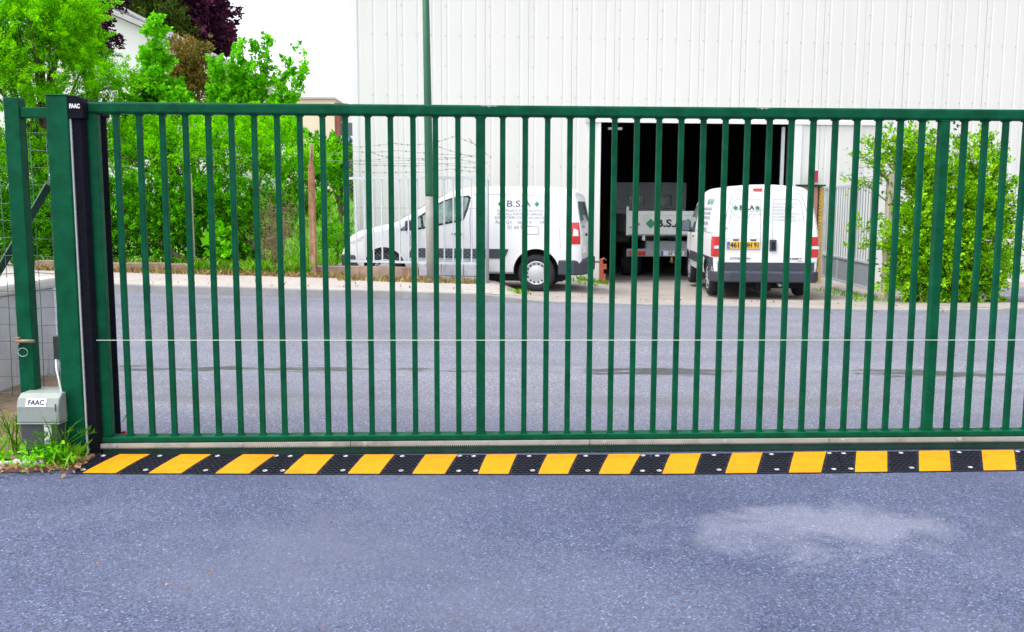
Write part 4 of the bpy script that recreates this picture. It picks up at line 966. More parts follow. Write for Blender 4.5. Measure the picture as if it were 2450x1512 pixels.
for sg in (1, -1):
    tb('chassis_rail', (.25, sg * .38, .62), (5.2, sg * .48, .82), 'truck_grey')
    tb('hinge_bracket', (.0, sg * .55, .88), (.14, sg * .62, 1.0), 'truck_white')
    for axx in (1.05, 4.4):
        for yo in ((.62, .86) if axx < 2 else (.72,)):
            w_ = MB().lathe([(.12, -.02), (.2, -.01), (.32, -.005), (.34, -.03), (.34, -.18), (.3, -.2), (.1, -.2)], (axx, sg * (yo + .1), .34), (0, sg, 0), 28).build('wheel', 'tyre', tr, world=False, smooth=True)
            MB().lathe([(.2, -.015), (.15, -.05), (.0001, -.05)], (axx, sg * (yo + .1), .34), (0, sg, 0), 20).build('rim', 'hub', w_, world=False)
lbx = tb('light_bar', (.22, -.95, .50), (.28, .95, .68), 'truck_grey')
for q in (.70, -.70):
    l_ = tb('rear_light', (.20, q - .2, .53), (.219, q + .2, .63), 'orange_lens', lbx, .004); tb('red_section', (.197, q - .19, .535), (.1995, q - .02, .625), 'red_lens', l_, 0); tb('red_section', (.197, q + .1, .535), (.1995, q + .19, .625), 'red_lens', l_, 0)
tpn = tb('number_plate', (.205, -.40, .52), (.218, .14, .63), 'white_print', lbx, 0); tb('plate_band', (.203, .09, .521), (.2045, .139, .629), 'plate_blue', tpn, 0)
text('lettering', 'EFT 91', .11, (.2035, -.2, .575), (0, -1, 0), (0, 0, 1), 'text_black', tpn, .002, .32)
MB().lathe([(.0001, -.03), (.035, -.02), (.04, .03), (.02, .06), (.02, .1), (.0001, .1)], (.16, -.1, .40), (0, 0, 1), 12).build('tow_hitch', 'brass', tr, world=False, smooth=True)
tb('tow_bar', (.14, -.14, .36), (.3, -.06, .40), 'brass')
tb('rear_crossmember', (.28, -.5, .58), (.36, .5, .86), 'truck_grey')

# ---------------------------------------------------------------- fence line beyond the road
FA = at(830, 600, 16.25); FB = at(1166, 600, 15.65); FA.z = FB.z = 0; fdv = (FB - FA).normalized(); fn = Vector((fdv.y, -fdv.x, 0)); FL = (FB - FA).length
def FP(u, z, v=0.0): return FA + fdv * u + fn * v + Vector((0, 0, z))
lw = thing('low_wall', 'low rust-stained wall along the back of the pavement under the fence', 'wall', (-5, 16.3, .3))
x = -8.4
while x < FA.x - .05:
    x1 = min(x + 1.15, FA.x - .004); zb = pave_z(x, 16) - .15; zt = max(.51, pave_z(x, 16) + .13) + random.uniform(-.012, .012)
    MB().box((x, 16.17 + random.uniform(0, .012), zb), (x1 - .008, 16.36, zt)).build('wall_panel', 'rust_wall', lw, bevel=.01); x = x1
u = 0.0
while u < 1.36:
    mb = MB(); a, b_ = u, u + .45; mb.obox(FP((a + b_) / 2 - .004, .345, -.03), fdv * (b_ - a - .008) / 2, fn * .08, (0, 0, .165 + random.uniform(-.004, .004))); mb.build('wall_panel', 'rust_wall', lw, bevel=.01); u = b_
for row in range(2):
    u = 1.36 + (.0 if row else .2)
    if not row: MB().obox(FP(1.455, .27, -.03), fdv * .092, fn * .08, (0, 0, .097)).build('block', 'block', lw, bevel=.008)
    while u < FL - .05:
        b_ = min(u + .4, FL); MB().obox(FP((u + b_) / 2, .27 + row * .205, -.03 + random.uniform(-.004, .004)), fdv * ((b_ - u) / 2 - .005), fn * .08, (0, 0, .098)).build('block', 'block', lw, bevel=.008); u = b_
# pale barred fence leaf with chain-link behind it
fl_ = thing('barred_fence', 'pale galvanised barred fence panel on the low wall in front of the side-on van', 'fence', FP(1.2, .51))
zb, zt = .595, at(980, 426, 16.0).z
MB().obox(FP(FL * .48, zt, 0), fdv * FL * .48, fn * .02, (0, 0, .022)).build('top_rail', 'galv', fl_); MB().obox(FP(FL * .48, zb, 0), fdv * FL * .48, fn * .02, (0, 0, .02)).build('bottom_rail', 'galv', fl_)
bmesh_ = MB().obox((0, 0, (zt + zb) / 2), fdv * .011, fn * .011, (0, 0, (zt - zb) / 2 - .021)).mesh('bar', 'galv')
nb = 16
for i in range(nb):
    u = .02 + (FL * .955 - .02) * i / (nb - 1); link('bar', bmesh_, fl_, ROOTM[fl_].inverted() @ FP(u, 0))
for u in (.3, FL * .75): MB().obox(FP(u, .548, 0), fdv * .02, fn * .015, (0, 0, .03)).build('foot', 'galv', fl_)
cl = thing('chain_link', 'chain-link mesh stretched behind the barred fence panel', 'fence', FP(1.2, .5, -.09))
mb = MB(); H_ = zt + .25 - zb; s0 = .075
def diag(sg):
    k = -H_
    while k < FL:
        pts = []
        a_, b_ = (k, k + H_) if sg > 0 else (k + H_, k)
        t0, t1 = 0.0, 1.0
        def clipu(uu): return (uu - a_) / (b_ - a_)
        lo, hi = sorted((clipu(0), clipu(FL))); t0 = max(0, lo); t1 = min(1, hi)
        if t1 > t0: mb.tube([FP(a_ + (b_ - a_) * t0, zb + H_ * t0, -.09), FP(a_ + (b_ - a_) * t1, zb + H_ * t1, -.09)], .0009, 4, False)
        k += s0
diag(1); diag(-1); o = mb.build('mesh', 'galv', cl, fix=False); o['kind'] = 'stuff'
for z in (zb + .02, zb + H_ * .55, zb + H_): MB().tube([FP(0, z, -.088), FP(FL, z, -.088)], .003, 5).build('strand', 'wire', cl)
ep = thing('fence_post', 'slim grey end post with hooked top beside the small van', 'post', (FB.x, FB.y, .2), 0, 'fence posts along the pavement')
MB().tube([(FB.x, FB.y - .02, .15), (FB.x, FB.y - .02, at(1166, 430, 15.65).z)], .03, 8).build('shaft', 'galv_dark', ep, smooth=True)
zz = at(1166, 430, 15.65).z; MB().tube([(FB.x, FB.y - .02, zz - .02), (FB.x + .01, FB.y - .02, zz + .06), (FB.x + .03, FB.y - .02, zz + .08), (FB.x + .04, FB.y - .02, zz + .05)], .008, 6).build('hook', 'galv', ep)
# rusty concrete posts with cranked tips
for (px_, D, ztop, mt, lab, tipm) in ((749, 16.10, 352, 'rust_post', 'rust-streaked concrete fence post standing alone in front of the hedge', 'rust_post'),
                               (457, 16.10, 372, 'concrete_post', 'grey fence post with pale tip half hidden in the hedge', 'white_print')):
    p = at(px_, 600, D); fp = thing('fence_post', lab, 'post', (p.x, D, .3), 0, 'fence posts along the pavement')
    z0, z1 = .25, at(px_, ztop + 42, D).z; wv = .055
    MB().add([(p.x + sx * wv * k_, D + sy * wv * k_, z) for z, k_ in ((z0, 1.05), (z1, .88)) for sx, sy in ((-1, -1), (1, -1), (1, 1), (-1, 1))], [(0, 3, 2, 1), (4, 5, 6, 7), (0, 1, 5, 4), (1, 2, 6, 5), (2, 3, 7, 6), (3, 0, 4, 7)]).build('shaft', mt, fp, bevel=.01)
    MB().tube([(p.x, D, z1 - .02), (p.x + .012, D - .02, z1 + .15), (p.x + .02, D - .05, at(px_, ztop - 8, D).z)], [.038, .034, .028], 6).build('cranked_tip', tipm, fp)
# barbed wire
bw_ = thing('barbed_wire', 'slack rusty barbed wire strands above the barred fence', 'barbed wire', FP(1.2, 2.2))
P0 = at(749, 380, 16.1); ends = [((770, 383), (1000, 383), (1140, 372)), ((830, 352), (940, 342), (1010, 345), (1090, 325), (1166, 352)), ((830, 362), (950, 360), (1166, 372)), ((830, 383), (940, 377), (1080, 376), (1166, 390)),
                                ((830, 388), (930, 396), (1060, 392), (1166, 402)), ((830, 408), (960, 412), (1080, 404), (1166, 410)), ((890, 365), (940, 376)), ((1040, 348), (1166, 382)), ((740, 372), (830, 360)), ((1120, 330), (1180, 380))]
for e_ in ends:
    pts = []
    for a_, b_ in zip(e_[:-1], e_[1:]):
        for k in range(10):
            t_ = k / 10; xx = a_[0] + (b_[0] - a_[0]) * t_; pts.append(at(xx, a_[1] + (b_[1] - a_[1]) * t_ + 3 * math.sin(math.pi * t_), 15.95 - .0012 * (xx - 830)))
    mb = MB().tube(pts, .0028, 4)
    for i in range(1, len(pts), 2):
        q = pts[i]; mb.tube([q + Vector((-.012, .0, .018)), q + Vector((.012, 0, -.018))], .003, 4); mb.tube([q + Vector((.014, .0, .012)), q + Vector((-.010, 0, -.012))], .003, 4)
    mb.build('strand', 'wire', bw_, fix=False)
# green lamp column with grey foot
lp0 = at(1031, 600, 15.5); lc = thing('lamp_column', 'tall green tapered lamp column with grey weathered foot on the pavement', 'lamp post', (lp0.x, 15.5, .25))
zf = at(1031, 470, 15.5).z
def lx_(z): return lp0.x - .012 * (z - .3)
MB().tube([(lx_(.2), 15.5, .2), (lx_(1), 15.5, 1.0), (lx_(zf), 15.5, zf)], [.074, .072, .068], 16).build('foot', 'pole_grey', lc, smooth=True)
MB().tube([(lx_(zf), 15.5, zf), (lx_(zf + .05), 15.5, zf + .05), (lx_(3.2), 15.5, 3.2), (lx_(7.5), 15.5, 7.5)], [.068, .072, .064, .045], 16).build('shaft', 'pole_green', lc, smooth=True)
MB().tube([(lx_(7.5), 15.5, 7.5), (lx_(7.9), 15.3, 7.9), (lx_(8), 14.4, 8.0)], [.045, .04, .035], 10).build('arm', 'pole_green', lc, smooth=True)
MB().obox((lx_(8), 14.1, 8.0), (.12, 0, 0), (0, .35, 0), (0, 0, .06)).build('lantern', 'galv', lc, bevel=.04)

# open grey gate leaf at the right, seen edge-on
RA = at(2092, 600, 15.7); RB = at(1970, 600, 18.9); RA.z = RB.z = 0; rdv = (RB - RA).normalized(); rn = Vector((rdv.y, -rdv.x, 0)); RL = (RB - RA).length
def RPt(u, z, v=0.0): return RA + rdv * u + rn * v + Vector((0, 0, z))
rg = thing('open_gate_leaf', 'grey barred gate leaf with solid lower plates standing open beside the bush', 'gate', RPt(RL / 2, .1))
zt = at(2092, 437, 15.7).z; zm = at(2092, 628, 15.7).z; zb = at(2092, 700, 15.7).z + .03
def rbox(name, u0, u1, z0, z1, h, mat): return MB().obox(RPt((u0 + u1) / 2, (z0 + z1) / 2), rdv * (u1 - u0) / 2, rn * h, (0, 0, (z1 - z0) / 2)).build(name, mat, rg)
rbox('top_rail', 0, RL, zt - .04, zt, .025, 'galv'); rbox('middle_rail', .041, RL - .041, zm - .04, zm, .025, 'galv'); rbox('bottom_rail', .041, RL - .041, zb, zb + .04, .025, 'galv')
for u in (0, RL - .04): rbox('stile', u, u + .04, zb, zt - .041, .024, 'galv')
n = 21; bmz = MB().obox((0, 0, (zt - .04 + zm) / 2), rdv * .010, rn * .006, (0, 0, (zt - .04 - zm) / 2 - .001)).mesh('bar', 'galv_dark')
for i in range(1, n): link('bar', bmz, rg, ROOTM[rg].inverted() @ RPt(RL * i / n, 0))
k = 3
for i in range(k):
    a_, b_ = .041 + (RL - .082) * i / k, .041 + (RL - .082) * (i + 1) / k
    rbox('lower_plate', a_ + .021, b_ - .003, zb + .041, zm - .041, .006, 'galv_dark')
    if i: rbox('plate_stiffener', a_ - .002, a_ + .02, zb + .041, zm - .041, .02, 'galv')
rpst = at(2126, 600, 15.6); cp = thing('concrete_post', 'square pale concrete gate post at the left edge of the bush', 'post', (rpst.x, 15.6, 0), 0, 'posts of the wire fence at the right')
MB().box((rpst.x - .075, 15.52, -.05), (rpst.x + .075, 15.67, at(2126, 416, 15.6).z)).build('shaft', 'concrete_post', cp, bevel=.01)
MB().box((rpst.x - .10, 15.48, -.05), (rpst.x + .1, 15.7, .12)).build('footing', 'concrete_post', cp, bevel=.015)
rp2 = at(2329, 600, 15.75); cp2 = thing('concrete_post', 'grey fence post showing through the upper part of the bush', 'post', (rp2.x, 15.75, 0), 0, 'posts of the wire fence at the right')
MB().box((rp2.x - .06, 15.7, -.05), (rp2.x + .06, 15.82, at(2329, 432, 15.75).z)).build('shaft', 'concrete_wall', cp2, bevel=.01)
wf = thing('wire_fence', 'thin wire strands running through the bush between the posts', 'fence', ((rpst.x + rp2.x) / 2, 15.66, 1))
for y_ in (431, 500, 560, 620):
    MB().tube([(rpst.x, 15.6, at(2126, y_, 15.6).z), (rp2.x, 15.74, at(2329, y_, 15.75).z)], .005, 5).build('strand', 'wire', wf, smooth=True)
bw2 = thing('thin_stake', 'thin stake carrying barbed wire strands above the open gate leaf', 'stake', HP(hu(2012), 2, .4))
zq = hz(2012, 380); MB().tube([HP(hu(2012), 1.5, .5), HP(hu(2012), zq, .5)], .012, 6).build('stake', 'galv_dark', bw2)
for i in range(4): MB().tube([HP(hu(2012), zq - .03 - i * .2, .5), HP(hu(2040), zq + .03 - i * .22, .5), HP(hu(2075), zq + .02 - i * .2, .5)], .006, 5).build('strand', 'wire', bw2)

# ---------------------------------------------------------------- vegetation
def lobe(x, y, D, rx, ry, rz):      # centre pixel and radii in pixels / metres of depth
    c = at(x, y, D); k = D / FD; return (c.x, c.y, c.z, rx * k, ry, rz * k)
# clipped-looking hedge behind the low wall
H = [lobe(q, 525 + random.uniform(-10, 10), 17.0, 52, .55, 100) for q in range(-60, 640, 44)] + [lobe(655, 500, 17.1, 40, .4, 90), lobe(700, 450, 17.2, 34, .4, 70), lobe(752, 455, 17.4, 34, .4, 62), lobe(790, 420, 17.5, 24, .3, 50)]
plant('hedge', 'dense dark green hedge behind the low wall, left of the fence panel', 'hedge', (-5.0, 17.0, .25), H, 3000, 52, .20, .042, (0, -.55, .25), .045, 'leaf_hedge', .05, 26, stems=6, shell=.72, trunk_name='stems', asp=.6)
HU = [lobe(q, 360 + random.uniform(-16, 16), 17.6, 56, .55, 56) for q in range(-40, 700, 52)] + [lobe(q, 300 + random.uniform(-10, 10), 17.9, 50, .5, 26) for q in range(200, 660, 60)] + [lobe(740, 385, 17.7, 40, .4, 30), lobe(790, 372, 17.8, 20, .3, 20)]
plant('light_shrubs', 'light yellow-green shrub growth rising above the dark hedge', 'shrub', (-5.0, 17.7, .25), HU, 1500, 52, .26, .055, (0, -.4, .35), .05, 'leaf_lime', .05, 22, stems=5, shell=.5, trunk_name='stems', asp=.55)
# brambly bare patch and a young leafy plant before it
tw = thing('bare_shrub', 'brown leafless twiggy shrub against the hedge left of the rusty post', 'shrub', (at(655, 600, 16.5).x, 16.5, .4))
mb = MB()
for i in range(75):
    a = at(655 + random.uniform(-22, 22), 640, 16.5 + random.uniform(-.1, .1)); c = at(655 + random.gauss(0, 34), random.uniform(455, 600), 16.42 + random.uniform(-.12, .15)); mm = a.lerp(c, .5) + Vector((random.uniform(-.12, .12), random.uniform(-.05, .05), .05))
    mb.tube([a, mm, c], [.004, .003, .0015], 4, False)
    for k in range(4):
        q = mm.lerp(c, random.random()); mb.tube([q, q + Vector((random.uniform(-.2, .2), random.uniform(-.1, .05), random.uniform(-.02, .18)))], [.003, .0015], 4, False)
mb.build('twigs', 'dead_twig', tw, fix=False)
plant('young_plant', 'small fresh green seedling between the rusty post and the van nose', 'plant', tuple(at(805, 640, 17.5)), [lobe(808, 575, 17.6, 26, .2, 40)], 60, 14, .22, .05, (0, -.2, .6), .075, 'leaf_maple', .02, 8, trunk_name='stem')
plant('broad_weed', 'broad-leaved weed growing at the hedge foot below the bare shrub', 'weed', tuple(at(530, 640, 16.45)), [lobe(530, 590, 16.42, 24, .16, 45)], 40, 10, .16, .05, (0, -.3, .3), .13, 'leaf_maple', .015, 6, trunk_name='stem', asp=.85)
# arching lime tree at the upper left
LT = [lobe(50, 50, 17.5, 120, 1.0, 55), lobe(150, 95, 17.6, 70, .8, 36), lobe(20, 165, 17.2, 95, .9, 50), lobe(205, 178, 17.6, 50, .6, 22), lobe(70, -30, 17.8, 110, 1.0, 45), lobe(-60, 90, 17.5, 80, 1.0, 140), lobe(90, 228, 17.3, 100, .7, 22), lobe(195, 20, 17.8, 30, .5, 30), lobe(240, 212, 17.5, 50, .5, 18), lobe(270, 178, 17.6, 38, .4, 18), lobe(215, 150, 17.6, 40, .4, 16), lobe(150, 30, 17.6, 70, .6, 34)]
plant('lime_tree', 'lime green arching tree filling the upper left corner', 'tree', (at(60, 600, 17.8).x, 17.9, .25), LT, 900, 120, .46, .06, (.25, -.2, -.15), .054, 'leaf_lime', .13, 22, shell=.30, asp=.42)
# maples
M1 = [lobe(372, 78, 19, 10, .2, 35), lobe(366, 150, 19, 28, .35, 40), lobe(372, 215, 19, 45, .5, 30), lobe(350, 290, 19, 60, .6, 50), lobe(425, 262, 18.8, 40, .4, 28)]
plant('young_maple', 'fresh green maple with one slender pointed leader above the hedge', 'tree', (at(372, 600, 19).x, 19.0, .25), M1, 330, 40, .26, .065, (0, 0, .8), .085, 'leaf_maple', .06, 14, 'young maples behind the hedge', asp=.8, shell=.3)
def shoot(x0, y0, x1, y1, D, r0, r1, n=6): return [lobe(x0 + (x1 - x0) * i / (n - 1), y0 + (y1 - y0) * i / (n - 1), D, r0 + (r1 - r0) * i / (n - 1), (r0 + (r1 - r0) * i / (n - 1)) * D / FD, 16) for i in range(n)]
M2 = shoot(560, 250, 573, 105, 19.5, 18, 6) + shoot(590, 250, 612, 112, 19.5, 15, 5) + shoot(615, 260, 648, 112, 19.6, 14, 5) + shoot(650, 270, 702, 130, 19.6, 13, 5) + shoot(672, 280, 733, 165, 19.6, 12, 4) + shoot(530, 250, 512, 165, 19.4, 20, 10, 4) + [lobe(600, 290, 19.3, 95, .6, 30), lobe(690, 325, 19.2, 45, .5, 26), lobe(525, 240, 19.4, 28, .4, 22)]
plant('young_maple', 'broad fresh green maple with several upright shoots against the white sky', 'tree', (at(600, 600, 19.5).x, 19.5, .25), M2, 680, 34, .22, .045, (.15, 0, 1.4), .078, 'leaf_maple', .07, 18, 'young maples behind the hedge', asp=.75, shell=.2)
# copper beech, dark conifer, reddish shrub further back
PB = [lobe(465, 38, 41, 62, 3, 62), lobe(400, -20, 41, 110, 3, 60), lobe(250, 0, 41, 60, 2.5, 40), lobe(500, 95, 40.5, 38, 2, 38), lobe(205, 40, 41, 30, 1.6, 40), lobe(290, -30, 41, 90, 3, 50), lobe(440, 110, 41, 60, 2, 35)]
plant('copper_beech', 'dark purple copper beech towering behind the white gable', 'tree', (at(400, 600, 41).x, 42.0, .2), PB, 1500, 34, .6, .18, (0, -.2, .05), .20, 'leaf_purple', .35, 24, shell=.45, asp=.7)
PB2 = [lobe(258, 6, 24, 32, .5, 20), lobe(222, 60, 24, 26, .5, 26), lobe(205, 105, 24, 32, .5, 24), lobe(250, 95, 24, 20, .4, 14), lobe(185, 130, 24, 24, .5, 20), lobe(215, 20, 24, 30, .5, 26)]
plant('purple_shrub', 'small purple-leaved tree between the lime tree and the white gable', 'tree', (at(215, 600, 24).x, 24.2, .2), PB2, 300, 34, .28, .075, (.2, -.2, .05), .085, 'leaf_purple', .10, 10, shell=.35, asp=.7)
OC = [lobe(350, 15, 38, 55, 1.6, 48), lobe(395, 60, 38, 42, 1.4, 48), lobe(330, -30, 38, 50, 1.5, 50), lobe(420, 110, 38, 30, 1.0, 45)]
plant('dark_evergreen', 'dark olive evergreen between the gable and the copper beech', 'tree', (at(370, 600, 38).x, 38.2, .2), OC, 620, 44, .6, .16, (0, -.1, .35), .14, 'leaf_olive', .25, 16, shell=.45, asp=.35)
RS = [lobe(452, 150, 25, 32, .7, 45), lobe(460, 205, 25, 36, .7, 40)]
plant('reddish_shrub', 'reddish brown leafed tree between the two maples', 'tree', (at(455, 600, 25).x, 25.2, .2), RS, 240, 30, .4, .10, (0, -.1, .5), .10, 'leaf_brown', .08, 10, shell=.35)
# greenery seen past the hall corner
plant('far_shrub', 'dark shrub beyond the hedge beside the hall corner', 'shrub', (at(820, 600, 24).x, 24, .25), [lobe(790, 385, 24, 60, .8, 40), lobe(840, 425, 24, 26, .6, 50)], 300, 30, .3, .10, (0, -.2, .4), .11, 'leaf_hedge', .08, 10, shell=.35)
bnk = strip(-16, -3.2, lambda x: 21.0, lambda x: 44.0, 20, 30, lambda x, y: .24 + 1.7 * ss(22.5, 29, y))
struct(bnk.build('grass_bank', 'lawn', smooth=True, fix=False))
struct(strip(-12, -2.8, lambda x: 18.6, lambda x: 21.2, 10, 4, lambda x, y: .245).build('side_path', 'asphalt', fix=False))
# big bush at the right
RBL = [lobe(2250, 640, 15.25, 110, .55, 75), lobe(2200, 560, 15.3, 70, .5, 75), lobe(2290, 560, 15.4, 85, .55, 90), lobe(2330, 650, 15.3, 70, .5, 62), lobe(2180, 660, 15.2, 45, .3, 50), lobe(2240, 470, 15.5, 70, .45, 60), lobe(2340, 500, 15.5, 55, .4, 80)]
RBU = [lobe(2170, 365, 15.7, 45, .35, 50), lobe(2130, 390, 15.8, 40, .3, 30), lobe(2210, 400, 15.7, 60, .4, 55), lobe(2330, 385, 15.7, 45, .3, 60), lobe(2375, 440, 15.6, 35, .3, 70), lobe(2385, 560, 15.5, 30, .25, 60), lobe(2062, 560, 15.6, 22, .1, 30)]
bb = plant('large_bush', 'large unruly yellow-green bush overgrowing the concrete post and open gate leaf', 'bush', (at(2250, 700, 15.3).x, 15.35, .0), RBL * 2 + RBU, 1750, 36, .34, .05, (0, -.25, .15), .062, 'leaf_bush', .05, 26, stems=5, shell=.5, trunk_name='stems',
           keep=lambda P: (P[:, 2] > .02))
# long arching shoots of the bush
mb = MB(); P_ = []; D_ = []
for (x0, y0, x1, y1) in ((2330, 520, 2350, 318), (2340, 500, 2412, 372), (2360, 560, 2425, 470), (2180, 460, 2170, 312), (2150, 470, 2050, 362), (2130, 600, 2060, 590), (2370, 600, 2420, 545), (2360, 660, 2415, 640), (2230, 440, 2235, 345), (2140, 480, 2075, 330), (2290, 430, 2300, 335), (2265, 430, 2255, 325), (2370, 480, 2395, 335), (2380, 640, 2425, 610), (2150, 420, 2110, 320), (2200, 420, 2195, 322), (2375, 520, 2430, 430), (2130, 440, 2032, 365), (2120, 480, 2018, 425), (2140, 410, 2055, 335), (2110, 440, 2040, 455)):
    a, c = at(x0, y0, 15.6), at(x1, y1, 15.6 + random.uniform(-.2, .2)); mm = a.lerp(c, .55) + Vector((0, 0, .1))
    mb.tube([a, mm, c], [.012, .008, .003], 5, False)
    for k in range(130):
        t_ = random.random() ** .8; q = (a.lerp(mm, t_ * 2) if t_ < .5 else mm.lerp(c, t_ * 2 - 1)) + Vector((random.gauss(0, .05), random.gauss(0, .05), random.gauss(0, .045))); P_.append(q); D_.append(c - a)
bl = ROOTM[bb].translation
link('shoot_leaves', leaves_mesh('shoot_leaves', np.array([tuple(p - bl) for p in P_]), .06, 'leaf_bush', .5, .5, None, np.array([tuple(d.normalized()) for d in D_])), bb)
mb.build('shoots', 'bark', bb, fix=False, smooth=True)['kind'] = 'stuff'
# bare twigs at the far right
dt = thing('dead_branch', 'bare dark branch tips poking in at the right edge above the pipe rail', 'branch', HP(hu(2460), 0, .8))
mb = MB()
for y_ in (485, 535):
    a = at(2500, y_ + 40, 18.8); c = at(2420, y_, 18.8); mm = a.lerp(c, .5) + Vector((0, 0, .1)); mb.tube([at(2505, 690, 18.8), a, mm, c], [.02, .015, .01, .004], 5, False)
    for k in range(6):
        q = mm.lerp(c, k / 6); mb.tube([q, q + Vector((-.12, 0, random.uniform(-.12, .1)))], [.004, .002], 4, False)
mb.build('twigs', 'bark', dt, fix=False)

# grasses
def blades(name, label, cat, areas, n, h, wd, mat, lean=.5, kind=None, hv=.5):
    """areas: list of (x0,x1,y0,y1,zf,weight)"""
    wts = np.array([a[5] for a in areas], float); wts /= wts.sum(); V = np.empty((n, 4, 3))
    for i in range(n):
        a = areas[rng.choice(len(areas), p=wts)]; x = rng.uniform(a[0], a[1]); y = rng.uniform(a[2], a[3]); z = a[4](x, y)
        hh = h * rng.uniform(1 - hv, 1 + hv); th = rng.uniform(0, 6.283); ln = rng.uniform(0, lean) * hh; ph = rng.uniform(0, 6.283)
        sx, sy = math.cos(th) * wd, math.sin(th) * wd; lx, ly = math.cos(ph) * ln, math.sin(ph) * ln
        V[i, 0] = (x - sx, y - sy, z - .005); V[i, 1] = (x + sx, y + sy, z - .005); V[i, 2] = (x + sx * .5 + lx * .45, y + sy * .5 + ly * .45, z + hh * .65); V[i, 3] = (x + lx, y + ly, z + hh * .95)
    o = link(name, fast_mesh(name, V.reshape(-1, 3), np.arange(n * 4).reshape(n, 4), mat, np.clip(rng.normal(.5, .28, n), 0, 1)))
    return setp(o, label, cat, None, kind)
pz = lambda x, y: pave_z(x, y)
blades('dry_grass', 'dry straw-coloured grass and leaf litter along the foot of the low wall', 'dry grass', [(-8.4, FA.x + .1, 15.75, 16.2, pz, 5), (-5.5, -3.6, 15.9, 16.2, pz, 2), (FA.x, -.5, 15.35, 15.75, pz, 1.6)], 5200, .075, .009, 'dry_grass', 1.2, 'stuff')
blades('green_verge', 'green grass tufts under the hedge along the low wall', 'grass', [(-5.6, -3.5, 16.0, 16.2, pz, 2), (-8.4, -3.2, 16.4, 16.6, lambda x, y: .42, 2)], 1700, .20, .008, 'grass', .8, 'stuff')
blades('yard_weeds', 'low green weeds growing along the yard edges by the vans', 'weeds', [(-.35, .25, 15.2, 15.6, yard_z, 3), (1.35, 2.0, 18.9, 19.3, yard_z, 3), (5.9, 6.4, 15.9, 18.5, yard_z, 1.5), (5.7, 6.3, 15.2, 15.6, yard_z, .8), (.9, 1.7, 17.8, 18.6, yard_z, 1)], 700, .075, .010, 'grass', .9, 'stuff')
sx0 = at(0, 1000, 5.5).x
blades('bed_grass', 'green grass and weeds in the soil bed around the motor box', 'grass', [(-3.5, pB1 + .05, 5.24, 5.4, lambda x, y: .015, 1), (-3.6, -2.75, 5.7, 6.4, lambda x, y: .025, 3), (-3.6, -3.0, 5.3, 5.7, lambda x, y: .02, 2), (mx1 + .02, pB1, 5.3, 5.55, lambda x, y: .02, 2)], 560, .085, .004, 'grass', .9, 'stuff')
blades('bank_grass', 'bright grass covering the bank beside the hall', 'grass', [(-8, -3.4, 21.2, 29, lambda x, y: .24 + 1.7 * ss(22.5, 29, y), 1)], 6000, .14, .02, 'grass', .8, 'stuff')
# tall arching grass stalks in front of the motor
def stalks(name, label, cx, cy, n, h0, spread_):
    g = thing(name, label, 'weed', (cx, cy, .02)); mb = MB(); heads = MB()
    for i in range(n):
        a = Vector((cx + random.uniform(-.05, .05), cy + random.uniform(-.04, .04), .02)); hh = h0 * random.uniform(.55, 1.1); dx = random.uniform(-spread_, spread_); dy = random.uniform(-.1, .02)
        pts = [a + Vector((dx * t_ ** 1.7, dy * t_, hh * (t_ - .28 * t_ ** 3))) for t_ in (0, .25, .5, .75, 1)]
        if i % 3: mb.tube(pts, [.0032, .0036, .003, .0022, .0008], 4, False)
        else:
            mb.tube(pts, [.0022, .002, .0018, .0015, .001], 4, False)
            for k in range(8):
                q = pts[3].lerp(pts[4], k / 8); heads.tube([q, q + Vector((random.uniform(-.02, .03), random.uniform(-.015, .015), .028))], [.0035, .0008], 4, False)
    mb.build('blades', 'grass', g, fix=False, smooth=True); heads.build('seed_heads', 'grass', g, fix=False)['kind'] = 'stuff'
stalks('tall_weed', 'tall grass with seed heads leaning against the thick green post', pB0 + .02, 5.40, 16, .38, .24)
stalks('tall_weed', 'tall grass blades standing in front of the motor box', xm + .03, 5.36, 9, .28, .2)
stalks('tall_weed', 'wispy grass at the left edge beside the motor box', mx0 - .06, 5.5, 12, .5, .15)
def rosette(name, label, cx, cy, rad, n):
    P = np.stack([rng.normal(cx, rad, n), rng.normal(cy, rad * .5, n), np.abs(rng.normal(.05, .03, n)) + .02], 1)
    o = link(name, leaves_mesh(name, P, .04, 'leaf_maple', .6, .9)); setp(o, label, 'weed', None, 'stuff')
rosette('clover_clump', 'bright clover-like clump below the motor box', xm + .03, 5.29, .09, 120)
rosette('clover_clump', 'bright clover-like clump at the foot of the thick green post', pB0 + .02, 5.34, .06, 170)
# fallen leaves
n = 480; P = np.stack([rng.uniform(-3.6, pB1 + .1, n), rng.normal(5.28, .07, n), np.full(n, .02) + rng.random(n) * .02], 1)
setp(link('leaf_litter', leaves_mesh('leaf_litter', P, .035, 'leaf_litter', .6, 2.0)), 'brown fallen leaves scattered on the soil in front of the motor box', 'leaf litter', None, 'stuff')
n = 260; P = np.stack([rng.uniform(-7.7, 6.5, n), 14.15 + np.abs(rng.normal(0, .6, n)), np.zeros(n)], 1); P[:, 2] = [(pave_z(a, b_) if a < -.2 else yard_z(a, b_)) + .006 for a, b_ in P[:, :2]]
setp(link('pavement_leaves', leaves_mesh('pavement_leaves', P, .045, 'leaf_litter', .6, 3.0)), 'dry leaves blown over the pavement beyond the road', 'leaf litter', None, 'stuff')
n = 240; P = np.stack([rng.uniform(-3.2, 4.2, n), rng.uniform(3.0, 7.5, n), np.full(n, .006)], 1)
setp(link('road_grit', leaves_mesh('road_grit', P, .012, 'leaf_litter', .8, 3.0)), 'scattered grit and crumbs of leaf on the asphalt', 'grit', None, 'stuff')
p = gnd(296, 1028); rgm = np.stack([rng.normal(p.x + .01, .03, 26), rng.normal(6.1, .03, 26), rng.uniform(.005, .05, 26)], 1)
